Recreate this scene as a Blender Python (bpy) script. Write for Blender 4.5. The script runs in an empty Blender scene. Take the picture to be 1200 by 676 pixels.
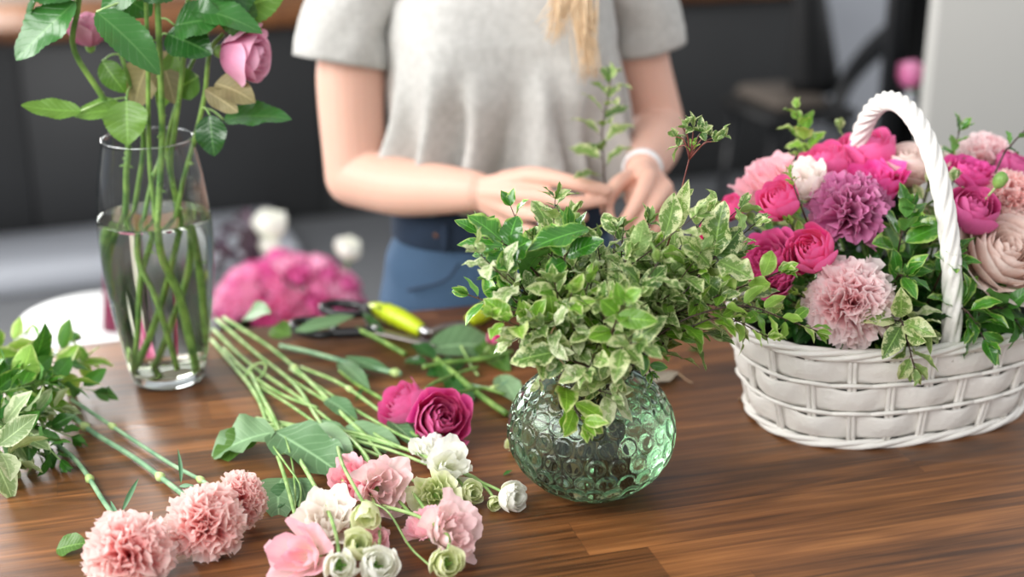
import bpy, math
import numpy as np
from mathutils import Vector, Matrix
PI = math.pi
COL = bpy.context.scene.collection
RNG = np.random.default_rng(7)
def rs(seed): return np.random.default_rng(seed)

# ------------------------------------------------------------------ camera geometry
FPX = 1667.0; PITCH = math.radians(20); CAM = np.array([0, 0, 1.65]); TZ = 0.90
CR = np.array([1.0, 0, 0]); CF = np.array([0, math.cos(PITCH), -math.sin(PITCH)]); CU = np.array([0, math.sin(PITCH), math.cos(PITCH)])
def ray(x, y): return CF + CR * (x - 600) / FPX + CU * (338 - y) / FPX
def T(x, y, h=0.0):
    "point on the table (h above it)"
    d = ray(x, y); return CAM + d * ((TZ + h - CAM[2]) / d[2])
def FL(x, y, z=0.0):
    d = ray(x, y); return CAM + d * ((z - CAM[2]) / d[2])
def D(x, y, Y):
    "point at distance Y in front of the camera position"
    d = ray(x, y); return CAM + d * (Y / d[1])
def mpp(p): return float(np.dot(p - CAM, CF)) / FPX
def nrm(v):
    v = np.asarray(v, float); return v / (np.linalg.norm(v) + 1e-12)
UP = np.array([0, 0, 1.0])

# ------------------------------------------------------------------ mesh builder
class MB:
    def __init__(s): s.v = []; s.f = []; s.uv = []; s.a = []; s.n = 0; s.mi = []
    def grid(s, P, uv=None, closed=False, val=0.5, mi=0):
        P = np.asarray(P, float); n, m = P.shape[:2]
        s.v.append(P.reshape(-1, 3))
        if uv is None:
            a, b = np.meshgrid(np.linspace(0, 1, n), np.linspace(0, 1, m), indexing='ij'); uv = np.stack([a, b], -1)
        s.uv.append(np.asarray(uv).reshape(-1, 2)); s.a.append(np.full(n * m, val))
        i = np.arange(n - 1)[:, None]; jm = m if closed else m - 1
        j = np.arange(jm)[None, :]; j2 = (j + 1) % m
        q = np.stack([i * m + j, (i + 1) * m + j, (i + 1) * m + j2, i * m + j2], -1).reshape(-1, 4) + s.n
        if closed:
            V = P.reshape(-1, 3) - P.reshape(-1, 3).mean(0); Q = q - s.n; c = V[Q].mean(1); nn = np.cross(V[Q[:, 2]] - V[Q[:, 0]], V[Q[:, 3]] - V[Q[:, 1]])
            if (c * nn).sum() < 0: q = q[:, ::-1]
        s.f.append(q); s.mi.append(np.full(len(q), mi)); s.n += n * m
    def tube(s, pts, rad, n=8, round_ends=False, val=0.5, mi=0, prof=None):
        pts = np.asarray(pts, float); k = len(pts)
        rad = np.broadcast_to(np.asarray(rad, float), (k,)) if np.ndim(rad) < 2 else np.asarray(rad)
        t = np.gradient(pts, axis=0); t /= np.linalg.norm(t, axis=1)[:, None] + 1e-12
        if round_ends:
            r0, r1 = rad[0], rad[-1]; cs = [1.0, .92, .7, .38]; rr = [.05, .4, .72, .93]
            pre = [pts[0] - t[0] * r0 * c for c in cs]; post = [pts[-1] + t[-1] * r1 * c for c in cs[::-1]]
            pts = np.vstack([pre, pts, post]); rad = np.concatenate([[r0 * x for x in rr], rad, [r1 * x for x in rr[::-1]]])
            t = np.vstack([[t[0]] * 4, t, [t[-1]] * 4])
        else:
            pts = np.vstack([pts[:1], pts, pts[-1:]]); rad = np.concatenate([[1e-5], rad, [1e-5]]); t = np.vstack([t[:1], t, t[-1:]])
        a = nrm(np.cross(t[0], [0.3, 0.2, 1.0] if abs(t[0][2]) < .9 else [1, 0, 0])); ang = np.linspace(0, 2 * PI, n + 1)
        P = np.zeros((len(pts), n + 1, 3))
        for i in range(len(pts)):
            a = nrm(a - t[i] * np.dot(a, t[i])); b = np.cross(t[i], a)
            r = rad[i] * (prof(i, ang) if prof else 1)
            P[i] = pts[i] + (np.cos(ang) * r)[:, None] * a + (np.sin(ang) * r)[:, None] * b
        s.grid(P[:, :n], closed=True, val=val, mi=mi)
    def box(s, c, size, rot=0.0, mi=0, bev=0.0):
        sx, sy, sz = np.array(size) / 2; b = min(bev, sx * .9, sy * .9, sz * .9)
        cr, sr = math.cos(rot), math.sin(rot)
        def ring(hx, hy, z, cb):
            if cb > 0: q = [(hx - cb, -hy), (hx, -hy + cb), (hx, hy - cb), (hx - cb, hy), (-hx + cb, hy), (-hx, hy - cb), (-hx, -hy + cb), (-hx + cb, -hy)]
            else: q = [(hx, -hy), (hx, -hy), (hx, hy), (hx, hy), (-hx, hy), (-hx, hy), (-hx, -hy), (-hx, -hy)]
            return [[c[0] + x * cr - y * sr, c[1] + x * sr + y * cr, c[2] + z] for x, y in q]
        if b > 0: R = [ring(1e-4, 1e-4, -sz, 0), ring(sx - b, sy - b, -sz, b * .5), ring(sx, sy, -sz + b, b), ring(sx, sy, sz - b, b), ring(sx - b, sy - b, sz, b * .5), ring(1e-4, 1e-4, sz, 0)]
        else: R = [ring(1e-4, 1e-4, -sz, 0), ring(sx, sy, -sz, 0), ring(sx, sy, sz, 0), ring(1e-4, 1e-4, sz, 0)]
        s.grid(np.array(R)[:, ::-1], closed=True, mi=mi)
    def ell(s, c, r, n=16, M=None, mi=0):
        th = np.linspace(0.01, PI - .01, n); ph = np.linspace(0, 2 * PI, n * 2 + 1)[:-1]
        P = np.stack([np.sin(th)[:, None] * np.cos(ph), np.sin(th)[:, None] * np.sin(ph), np.cos(th)[:, None] * np.ones_like(ph)], -1) * np.asarray(r)
        if M is not None: P = P @ np.asarray(M)
        s.grid(P + np.asarray(c), closed=True, mi=mi)
    def lathe(s, prof, c, n=48, mi=0):
        ph = np.linspace(0, 2 * PI, n + 1)[:-1]; prof = np.array(prof)
        P = np.stack([prof[:, 0][:, None] * np.cos(ph), prof[:, 0][:, None] * np.sin(ph), prof[:, 1][:, None] * np.ones_like(ph)], -1) + np.asarray(c)
        s.grid(P, closed=True, mi=mi)
    def build(s, name, mat, parent=None, smooth=True, origin=None, flat=False):
        v = np.vstack(s.v); f = np.vstack(s.f)
        if parent is not None: o0 = np.array(parent['_w']) if '_w' in parent else np.zeros(3)
        else: o0 = np.zeros(3) if origin is None else np.asarray(origin, float)
        me = bpy.data.meshes.new(name); v = v - o0
        me.vertices.add(len(v)); me.vertices.foreach_set('co', v.ravel())
        me.loops.add(len(f) * 4); me.loops.foreach_set('vertex_index', f.ravel())
        me.polygons.add(len(f)); me.polygons.foreach_set('loop_start', np.arange(len(f)) * 4)
        me.update(calc_edges=True)
        ul = me.uv_layers.new(name='UVMap'); uv = np.vstack(s.uv); ul.data.foreach_set('uv', uv[f.ravel()].ravel())
        at = me.attributes.new('rnd', 'FLOAT', 'POINT'); at.data.foreach_set('value', np.concatenate(s.a))
        for m in (mat if isinstance(mat, (list, tuple)) else [mat]): me.materials.append(m)
        me.polygons.foreach_set('material_index', np.concatenate(s.mi).astype(int))
        me.polygons.foreach_set('use_smooth', np.full(len(f), bool(smooth and not flat)))
        me.validate(); me.update()
        o = bpy.data.objects.new(name, me); COL.objects.link(o)
        o.location = tuple(o0 if parent is None else (0, 0, 0)); o['_w'] = [float(x) for x in o0]
        if parent is not None: o.parent = parent
        return o
def thing(name, label, cat, loc=(0, 0, 0), group=None):
    o = bpy.data.objects.new(name, None); COL.objects.link(o); o.empty_display_size = .02
    o.location = tuple(float(x) for x in loc); o['_w'] = [float(x) for x in loc]
    return tag(o, label, cat, group)
def tag(o, label, cat, group=None):
    o['label'] = label; o['category'] = cat
    if group: o['group'] = group
    return o
def struct(o): o['kind'] = 'structure'; return o
def spline(pts, n=24):
    P = np.asarray(pts, float)
    if len(P) == 2: return P[0] + (P[1] - P[0]) * np.linspace(0, 1, n)[:, None]
    Q = np.vstack([2 * P[0] - P[1], P, 2 * P[-1] - P[-2]]); out = []
    ts = np.linspace(0, len(P) - 1, n)
    for t in ts:
        i = min(int(t), len(P) - 2); u = t - i; a, b, c, d = Q[i:i + 4]
        out.append(.5 * ((2 * b) + (-a + c) * u + (2 * a - 5 * b + 4 * c - d) * u * u + (-a + 3 * b - 3 * c + d) * u ** 3))
    return np.array(out)

# ------------------------------------------------------------------ materials
def newmat(name):
    m = bpy.data.materials.new(name); m.use_nodes = True; nt = m.node_tree; nt.nodes.clear()
    return m, nt
class N:
    def __init__(s, nt): s.nt = nt
    def __call__(s, t, ins=None, **kw):
        n = s.nt.nodes.new(t)
        for k, v in kw.items(): setattr(n, k, v)
        for k, v in (ins or {}).items():
            i = n.inputs[k]
            if hasattr(v, 'is_linked') or hasattr(v, 'links'): s.nt.links.new(v, i)
            else: i.default_value = v
        return n
    def math(s, op, a, b=0.0, c=None):
        ins = {0: a, 1: b}
        if c is not None: ins[2] = c
        return s('ShaderNodeMath', ins, operation=op).outputs[0]
    def mix(s, f, a, b, bt='MIX'):
        n = s.nt.nodes.new('ShaderNodeMix'); n.data_type = 'RGBA'; n.blend_type = bt; n.clamp_factor = True
        for k, v in ((0, f), (6, a), (7, b)):
            if hasattr(v, 'links'): s.nt.links.new(v, n.inputs[k])
            else: n.inputs[k].default_value = v
        return n.outputs[2]
    def ramp(s, f, stops, interp='LINEAR'):
        n = s.nt.nodes.new('ShaderNodeValToRGB'); n.color_ramp.interpolation = interp; e = n.color_ramp.elements
        while len(e) < len(stops): e.new(0.5)
        for i, (p, c) in enumerate(stops): e[i].position = p; e[i].color = c
        s.nt.links.new(f, n.inputs[0]); return n.outputs[0]
    def out(s, sh): o = s('ShaderNodeOutputMaterial'); s.nt.links.new(sh, o.inputs[0]); return o
def srgb(h, a=1.0):
    h = h.lstrip('#'); c = [int(h[i:i + 2], 16) / 255 for i in (0, 2, 4)]
    return tuple([x / 12.92 if x <= .04045 else ((x + .055) / 1.055) ** 2.4 for x in c] + [a])
def simple(name, col, rough=.5, metal=0.0, noise=0.0, nscale=20, bump=0.0, spec=.5, coat=0.0, sss=0.0):
    m, nt = newmat(name); g = N(nt); c = srgb(col); tc = g('ShaderNodeTexCoord')
    nz = g('ShaderNodeTexNoise', {'Vector': tc.outputs['Object'], 'Scale': nscale, 'Detail': 6.0})
    d = tuple(x * (1 - noise) for x in c[:3]) + (1,); e = tuple(min(1, x * (1 + noise)) for x in c[:3]) + (1,)
    ins = {'Base Color': g.mix(nz.outputs[0], d, e), 'Roughness': rough, 'Metallic': metal, 'Specular IOR Level': spec, 'Coat Weight': coat}
    if sss: ins['Subsurface Weight'] = sss; ins['Subsurface Radius'] = (.012, .005, .003); ins['Subsurface Scale'] = 1.0
    if bump: ins['Normal'] = g('ShaderNodeBump', {'Height': nz.outputs[0], 'Strength': bump, 'Distance': .01}).outputs[0]
    g.out(g('ShaderNodeBsdfPrincipled', ins).outputs[0]); return m
def leafmat(name, dark, light, margin=None, mwidth=.35, speck=0.0, gloss=.3, transl=.3, rib=None, coat=0.0):
    m, nt = newmat(name); g = N(nt)
    uv = g('ShaderNodeUVMap'); uv.uv_map = 'UVMap'; sp = g('ShaderNodeSeparateXYZ', {0: uv.outputs[0]}); U, V = sp.outputs[0], sp.outputs[1]
    at = g('ShaderNodeAttribute', attribute_name='rnd'); rnd = at.outputs['Fac']
    s = g.math('ABSOLUTE', g.math('SUBTRACT', g.math('MULTIPLY', V, 2.0), 1.0))
    tc = g('ShaderNodeTexCoord')
    nz = g('ShaderNodeTexNoise', {'Vector': tc.outputs['Object'], 'Scale': 170.0, 'Detail': 5.0}).outputs[0]
    veins = g.math('ABSOLUTE', g.math('SINE', g.math('MULTIPLY', g.math('SUBTRACT', U, g.math('MULTIPLY', s, .22)), 26.0)))
    vein = g.math('POWER', g.math('SUBTRACT', 1.0, veins), 4.0)
    c = g.mix(rnd, srgb(dark), srgb(light)); ribc = srgb(rib) if rib else tuple(min(1, x * 1.7 + .03) for x in srgb(light)[:3]) + (1,)
    c = g.mix(g.math('MULTIPLY', vein, .2), c, ribc)
    if margin:
        e = g.math('ADD', s, g.math('MULTIPLY', g.math('SUBTRACT', nz, .5), .9 + speck)); nf = g('ShaderNodeTexNoise', {'Vector': tc.outputs['Object'], 'Scale': 900.0, 'Detail': 2.0}).outputs[0]; e = g.math('ADD', e, g.math('MULTIPLY', g.math('SUBTRACT', nf, .5), speck)); e = g.math('ADD', e, g.math('MULTIPLY', g.math('SUBTRACT', rnd, .5), .5))
        e2 = g.math('ADD', e, g.math('MULTIPLY', g.math('POWER', U, 4.0), .4))
        c = g.mix(g.ramp(e2, [(1 - mwidth - .16, (0, 0, 0, 1)), (1 - mwidth + .16, (1, 1, 1, 1))]), c, srgb(margin))
    c = g.mix(g.ramp(s, [(.02, (.6, .6, .6, 1)), (.08, (0, 0, 0, 1))]), c, ribc)
    geo = g('ShaderNodeNewGeometry'); back = g.mix(.45, c, tuple(min(1, x * 1.2 + .10) for x in srgb(light)[:3]) + (1,))
    c = g.mix(geo.outputs['Backfacing'], c, back)
    bh = g.math('ADD', g.math('MULTIPLY', vein, -.6), g.math('MULTIPLY', nz, .6))
    bp = g('ShaderNodeBump', {'Height': bh, 'Strength': .35, 'Distance': .0015}).outputs[0]
    rough = g.math('ADD', gloss, g.math('MULTIPLY', geo.outputs['Backfacing'], .3))
    p = g('ShaderNodeBsdfPrincipled', {'Base Color': c, 'Roughness': rough, 'Normal': bp, 'Specular IOR Level': .5, 'Coat Weight': coat, 'Coat Roughness': .15})
    t = g('ShaderNodeBsdfTranslucent', {0: g.mix(1.0, c, (1.0, 1.0, .55, 1), 'MULTIPLY'), 'Normal': bp})
    g.out(g('ShaderNodeMixShader', {0: transl, 1: p.outputs[0], 2: t.outputs[0]}).outputs[0]); return m
def petalmat(name, base, mid, rim, transl=.3, rough=.6, streak=.3, back=None, vary=.25):
    m, nt = newmat(name); g = N(nt)
    uv = g('ShaderNodeUVMap'); uv.uv_map = 'UVMap'; sp = g('ShaderNodeSeparateXYZ', {0: uv.outputs[0]}); U, V = sp.outputs[0], sp.outputs[1]
    rnd = g('ShaderNodeAttribute', attribute_name='rnd').outputs['Fac']
    cb = g('ShaderNodeCombineXYZ', {0: g.math('MULTIPLY', V, 22.0), 1: g.math('MULTIPLY', U, 2.0), 2: g.math('MULTIPLY', rnd, 30.0)})
    nz = g('ShaderNodeTexNoise', {'Vector': cb.outputs[0], 'Scale': 1.0, 'Detail': 5.0}).outputs[0]
    f = g.math('ADD', U, g.math('ADD', g.math('MULTIPLY', g.math('SUBTRACT', nz, .5), streak), g.math('MULTIPLY', g.math('SUBTRACT', rnd, .5), vary)))
    c = g.ramp(f, [(.08, srgb(base)), (.55, srgb(mid)), (.97, srgb(rim))])
    if back:
        geo = g('ShaderNodeNewGeometry'); c = g.mix(g.math('MULTIPLY', geo.outputs['Backfacing'], .6), c, srgb(back))
    bp = g('ShaderNodeBump', {'Height': nz, 'Strength': .25, 'Distance': .001}).outputs[0]
    p = g('ShaderNodeBsdfPrincipled', {'Base Color': c, 'Roughness': rough, 'Normal': bp, 'Specular IOR Level': .3, 'Sheen Weight': .1})
    t = g('ShaderNodeBsdfTranslucent', {0: c, 'Normal': bp})
    g.out(g('ShaderNodeMixShader', {0: transl, 1: p.outputs[0], 2: t.outputs[0]}).outputs[0]); return m
def stemmat(name, a, b, rough=.45):
    m, nt = newmat(name); g = N(nt); tc = g('ShaderNodeTexCoord')
    nz = g('ShaderNodeTexNoise', {'Vector': tc.outputs['Object'], 'Scale': 45.0, 'Detail': 4.0}).outputs[0]
    g.out(g('ShaderNodeBsdfPrincipled', {'Base Color': g.ramp(nz, [(.35, srgb(a)), (.65, srgb(b))]), 'Roughness': rough}).outputs[0]); return m
def glassmat(name, col=(1, 1, 1, 1), ior=1.45, rough=0.0):
    m, nt = newmat(name); g = N(nt)
    g.out(g('ShaderNodeBsdfGlass', {'Color': col, 'IOR': ior, 'Roughness': rough}).outputs[0]); return m
def thinglass(name, col):
    m, nt = newmat(name); g = N(nt)
    lw = g('ShaderNodeLayerWeight', {'Blend': .5}).outputs['Facing']; fr = g.math('ADD', g.math('MULTIPLY', g.math('POWER', lw, 4.0), .8), .05)
    tcol = g.mix(g.math('POWER', lw, 3.0), (.97, .98, .98, 1), col)
    t = g('ShaderNodeBsdfTransparent', {0: tcol}); gl = g('ShaderNodeBsdfGlossy', {'Roughness': .03})
    g.out(g('ShaderNodeMixShader', {0: fr, 1: t.outputs[0], 2: gl.outputs[0]}).outputs[0]); return m
def woodmat(name, tones, pw=.07, pl=.62, rough=.3, dark=1.0):
    m, nt = newmat(name); g = N(nt); tc = g('ShaderNodeTexCoord'); sp = g('ShaderNodeSeparateXYZ', {0: tc.outputs['Object']}); X, Y = sp.outputs[0], sp.outputs[1]
    row = g.math('FLOOR', g.math('DIVIDE', Y, pw)); r1 = g('ShaderNodeTexWhiteNoise', {'W': row}, noise_dimensions='1D').outputs[0]
    xo = g.math('ADD', g.math('DIVIDE', X, pl), g.math('MULTIPLY', r1, 7.3)); cell = g.math('FLOOR', xo)
    r2 = g('ShaderNodeTexWhiteNoise', {'Vector': g('ShaderNodeCombineXYZ', {0: cell, 1: row}).outputs[0]}, noise_dimensions='2D').outputs[0]
    v1 = g('ShaderNodeCombineXYZ', {0: g.math('MULTIPLY', X, 1.6), 1: g.math('MULTIPLY', Y, 26.0), 2: g.math('MULTIPLY', r2, 40.0)}).outputs[0]
    n1 = g('ShaderNodeTexNoise', {'Vector': v1, 'Scale': 1.6, 'Detail': 8.0, 'Roughness': .6, 'Distortion': .5}).outputs[0]
    v2 = g('ShaderNodeCombineXYZ', {0: g.math('MULTIPLY', X, 3.0), 1: g.math('MULTIPLY', Y, 130.0), 2: g.math('MULTIPLY', r2, 20.0)}).outputs[0]
    n2 = g('ShaderNodeTexNoise', {'Vector': v2, 'Scale': 1.3, 'Detail': 6.0, 'Roughness': .65}).outputs[0]
    v3 = g('ShaderNodeCombineXYZ', {0: g.math('MULTIPLY', X, .55), 1: g.math('MULTIPLY', Y, 7.0), 2: g.math('MULTIPLY', r2, 11.0)}).outputs[0]
    n3 = g('ShaderNodeTexNoise', {'Vector': v3, 'Scale': 2.2, 'Detail': 3.0}).outputs[0]
    ring = g.math('ADD', g.math('MULTIPLY', g.math('SINE', g.math('MULTIPLY', n3, 60.0)), .5), .5)
    f = g.math('ADD', g.math('MULTIPLY', n1, .55), g.math('MULTIPLY', n2, .42)); f = g.math('ADD', f, g.math('MULTIPLY', ring, .10))
    f = g.math('ADD', g.math('SUBTRACT', f, .16), g.math('MULTIPLY', g.math('SUBTRACT', r2, .5), .15))
    c = g.ramp(f, [(.22, srgb(tones[0])), (.40, srgb(tones[1])), (.52, srgb(tones[2])), (.66, srgb(tones[3])), (.82, srgb(tones[4]))])
    fy = g.math('FRACT', g.math('DIVIDE', Y, pw)); fx = g.math('FRACT', xo)
    gap = g.math('MAXIMUM', g.math('LESS_THAN', fy, .012), g.math('LESS_THAN', fx, .0016))
    c = g.mix(g.math('MULTIPLY', gap, .45), c, srgb(tones[0]))
    bp = g('ShaderNodeBump', {'Height': g.math('ADD', n2, g.math('MULTIPLY', gap, -.6)), 'Strength': .22, 'Distance': .0012}).outputs[0]
    ro = g.math('ADD', rough, g.math('MULTIPLY', n2, .22))
    g.out(g('ShaderNodeBsdfPrincipled', {'Base Color': c, 'Roughness': ro, 'Normal': bp, 'Specular IOR Level': .5}).outputs[0]); return m

M = {}
M['wood'] = woodmat('oiled_wood', ['#412612', '#6c4322', '#88572f', '#a57140', '#c4935d'])
M['shelfwood'] = woodmat('shelf_wood', ['#5a3418', '#7a4a22', '#94602f', '#a87038', '#b98248'], rough=.5)
M['var'] = leafmat('variegated_leaf', '#3a6022', '#7e9e50', '#c8d09c', .30, 1.9, .33, .28)
M['var2'] = leafmat('cream_variegated_leaf', '#587e3a', '#96ac70', '#d2d8b2', .40, 2.6, .38, .3)
M['lime'] = leafmat('fresh_green_leaf', '#568a1e', '#8ab442', '#cbd792', .14, 0, .28, .32)
M['glossy'] = leafmat('glossy_green_leaf', '#28601a', '#4f8f28', '#9abb5c', .10, 0, .16, .2, coat=.5)
M['deep'] = leafmat('deep_green_leaf', '#143a12', '#2f6a22', None, .1, 0, .28, .22)
M['deep2'] = leafmat('mid_green_leaf', '#2a5a1c', '#4d8a32', None, .1, 0, .3, .28)
M['rosel'] = leafmat('rose_leaf', '#1f4a1e', '#387030', None, .1, 0, .24, .22, rib='#5f9050', coat=.3)
M['rosel2'] = leafmat('pale_rose_leaf', '#3f6a26', '#6c9440', None, .1, 0, .35, .35)
M['brownl'] = leafmat('faded_leaf', '#7c7452', '#9a8f6a', None, .1, 0, .6, .35)
M['lisl'] = leafmat('lisianthus_leaf', '#4f7a4c', '#86a87c', None, .1, 0, .45, .25)
M['wine'] = leafmat('wine_leaf', '#2a1a28', '#4a3448', None, .1, 0, .5, .2)
M['greyl'] = leafmat('dry_grey_leaf', '#8a7f70', '#a39a88', None, .1, 0, .7, .2)
M['stemg'] = stemmat('green_stem', '#6a9448', '#a4c07c')
M['stemd'] = stemmat('rose_stem', '#3f6824', '#7ea04a')
M['stemc'] = stemmat('carnation_stem', '#5c8a68', '#93b48c')
M['node'] = stemmat('stem_node', '#9ab76a', '#bccf8c')
M['twig'] = stemmat('brown_twig', '#2e1d18', '#4b342a')
M['redtwig'] = stemmat('red_twig', '#5c2a28', '#8a4a3e')
M['palet'] = stemmat('pale_twig', '#8a6a52', '#a88a68')
M['carn'] = petalmat('salmon_pink_carnation', '#ffa6a8', '#ffc8c6', '#ffeae6', .55, .6, .3, None, .6)
M['carn2'] = petalmat('soft_pink_carnation', '#ffb4bc', '#ffd6da', '#fff2f2', .55, .6, .3, None, .6)
M['magenta'] = petalmat('magenta_petal', '#b01468', '#d8308c', '#ee70b0', .36, .5, .35, '#ee8cc0')
M['hot'] = petalmat('hot_pink_petal', '#d01672', '#f0388e', '#f878b4', .38, .5, .3, '#f67cb8')
M['fuchsia'] = petalmat('fuchsia_petal', '#c81480', '#ec2c9c', '#f66cbc', .38, .5, .3, '#f470b8')
M['mauve'] = petalmat('mauve_petal', '#d8288a', '#d0609c', '#e2a0c4', .34, .6, .5, '#d070a8')
M['crimson'] = petalmat('deep_magenta_petal', '#ac1262', '#cc2880', '#e464a4', .36, .5, .3, '#e476b0')
M['hot2'] = petalmat('deep_pink_petal', '#b83078', '#d84c98', '#ea74b4', .35, .6)
M['blush'] = petalmat('blush_petal', '#ecc4b0', '#f2d8cc', '#f8e8e0', .38, .55, .2)
M['cream'] = petalmat('cream_petal', '#f2e2d0', '#f6ece2', '#fbf5f0', .38, .55, .2)
M['lisp'] = petalmat('pink_lisianthus_petal', '#fdf0e4', '#fddfdf', '#fac4d0', .45, .55, .4)
M['lisp2'] = petalmat('pale_pink_lisianthus_petal', '#fdf2e8', '#fdeeea', '#fbdcde', .45, .55, .35)
M['lishot'] = petalmat('bright_pink_lisianthus_petal', '#e85c84', '#f492aa', '#fac0ca', .4, .55, .35)
M['lisw'] = petalmat('white_lisianthus_petal', '#e8eec4', '#f8f8ea', '#fdfdf8', .4, .5, .3)
M['lisgr'] = petalmat('greenish_lisianthus_petal', '#c2d488', '#dde6b0', '#f0f2d0', .4, .5, .3)
M['pinkrose'] = petalmat('orchid_pink_petal', '#d06c9c', '#e494b8', '#f0b8d0', .32, .5, .2)
M['tulip'] = petalmat('tulip_pink', '#d870a8', '#ee8cc0', '#f4a8d0', .3, .5)
M['pinkmass'] = petalmat('bright_pink_petal', '#e0609e', '#f284bc', '#f8a8d0', .35, .6)
M['pinkmass2'] = petalmat('bright_pink_petal_pale', '#e878a8', '#f69cc6', '#fac0dc', .35, .6)
M['budgreen'] = stemmat('bud_green', '#5c8a3a', '#8fb45e')
M['wicker'] = simple('white_painted_wicker', '#efece6', .45, noise=.06, nscale=60, bump=.25)
M['liner'] = simple('dark_green_liner', '#1d2c22', .6, noise=.2)
M['skin'] = simple('skin', '#e3b5a2', .48, noise=.05, nscale=14, sss=.12, spec=.35)
M['jeans'] = simple('blue_denim', '#36506c', .85, noise=.35, nscale=9, bump=.1)
M['jeansd'] = simple('dark_denim', '#1b2c42', .85, noise=.25, nscale=30)
M['copper'] = simple('copper_button', '#a06a44', .35, .9)
M['hair'] = simple('blonde_hair', '#e8cca8', .45, noise=.25, nscale=200)
M['steel'] = simple('steel', '#b8b8ba', .25, 1.0, noise=.05)
M['dsteel'] = simple('worn_steel', '#8f8a86', .38, .9, noise=.1)
M['black'] = simple('black_plastic', '#101216', .35, noise=.1)
M['limep'] = simple('lime_plastic', '#b9cc1c', .35, noise=.05)
M['silver'] = simple('silver', '#d8d8d8', .2, 1.0)
M['whitep'] = simple('white_band', '#eeeef0', .4, noise=.02)
M['floor'] = simple('grey_floor', '#6f7174', .5, noise=.06, nscale=3)
M['palegrey'] = simple('pale_grey_paint', '#bcc0c8', .6, noise=.03, nscale=2)
M['wallgrey'] = simple('light_grey_plaster', '#c2c1bc', .7, noise=.03, nscale=2)
M['beige'] = simple('beige_plaster', '#b4aca2', .8, noise=.05, nscale=2)
M['darkpanel'] = simple('charcoal_panel', '#333435', .6, noise=.25, nscale=2.5)
M['blackpanel'] = simple('black_panel', '#0c0d0f', .5, noise=.2, nscale=3)
M['white'] = simple('white_enamel', '#e6e8e8', .35, noise=.02)
M['bucket'] = simple('dark_bucket', '#15151a', .4, noise=.1)
M['wrap'] = simple('dark_red_wrap', '#6c1238', .5, noise=.2)
M['beigecush'] = simple('beige_cushion', '#5f564e', .8, noise=.1)
M['tglass'] = thinglass('clear_thin_glass', (.62, .68, .68, 1))
M['gglass'] = glassmat('green_bubble_glass', (.86, .95, .895, 1), 1.46)
M['cglass'] = glassmat('clear_glass', (.96, .98, .98, 1), 1.46)
M['water'] = glassmat('vase_water', (.97, .98, .93, 1), 1.33)

# knit fabric with heather
def shirtmat():
    m, nt = newmat('grey_jersey'); g = N(nt); tc = g('ShaderNodeTexCoord')
    a = g('ShaderNodeTexNoise', {'Vector': tc.outputs['Object'], 'Scale': 90.0, 'Detail': 3.0}).outputs[0]
    b = g('ShaderNodeTexNoise', {'Vector': tc.outputs['Object'], 'Scale': 9.0, 'Detail': 5.0}).outputs[0]
    f = g.math('ADD', g.math('MULTIPLY', a, .7), g.math('MULTIPLY', b, .3))
    c = g.ramp(f, [(.35, srgb('#b3b2ae')), (.65, srgb('#c4c3bf'))])
    bp = g('ShaderNodeBump', {'Height': f, 'Strength': .4, 'Distance': .003}).outputs[0]
    g.out(g('ShaderNodeBsdfPrincipled', {'Base Color': c, 'Roughness': .9, 'Normal': bp, 'Specular IOR Level': .2, 'Sheen Weight': .2}).outputs[0]); return m
M['shirt'] = shirtmat()

# ------------------------------------------------------------------ plant pieces
def leafgeo(L, W, rng, curl=.5, fold=.25, wave=.06, nl=9, nw=6, serr=0.0, a=.85, b=.85, pet=.06):
    t = np.linspace(0, 1, nl + 1); s = np.linspace(-1, 1, nw + 1)
    w = W / 2 * np.sin(PI * np.clip(t, 0, 1) ** a) ** b
    w[0] = W * .03; w[-1] = W * .01
    if serr: w = w * (1 + serr * ((np.arange(nl + 1) % 2) * 2 - 1)); w[-1] = W * .01
    th = curl * (t ** 1.3) + rng.normal(0, .08); th = th - .25 * curl
    dx = L / nl * np.cos(th); dz = -L / nl * np.sin(th)
    x = np.concatenate([[0], np.cumsum(dx[:-1])]); z = np.concatenate([[0], np.cumsum(dz[:-1])])
    sway = rng.normal(0, .08) * L * t ** 2
    P = np.zeros((nl + 1, nw + 1, 3)); ph = rng.uniform(0, 6.28, 2); k = rng.uniform(1.4, 2.6)
    for j, sj in enumerate(s):
        p = ph[0] if sj < 0 else ph[1]
        P[:, j, 0] = x; P[:, j, 1] = w * sj * (1 - .12 * fold * abs(sj)) + sway
        P[:, j, 2] = z + fold * w * abs(sj) ** 1.2 + wave * W * np.sin(2 * PI * k * t + p) * abs(sj) ** 1.5 * np.sin(PI * t)
    return P
def put(mb, P, pos, d, up, val):
    d = nrm(d); up = np.asarray(up, float); y = nrm(np.cross(up, d)); z = np.cross(d, y)
    Q = P[..., 0:1] * d + P[..., 1:2] * y + P[..., 2:3] * z + pos
    n, m = Q.shape[:2]; a, b = np.meshgrid(np.linspace(0, 1, n), np.linspace(0, 1, m), indexing='ij')
    mb.grid(Q, np.stack([a, b], -1), val=val)
def leafAB(mb, A, B, W, rng, up=None, curl=.4, **kw):
    A = np.asarray(A); B = np.asarray(B); d = B - A
    if up is None: up = nrm(nrm(CAM - A) + UP * .5)
    put(mb, leafgeo(np.linalg.norm(d) * 1.03, W, rng, curl=curl, **kw), A, d, up, rng.uniform(0, 1))
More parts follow.
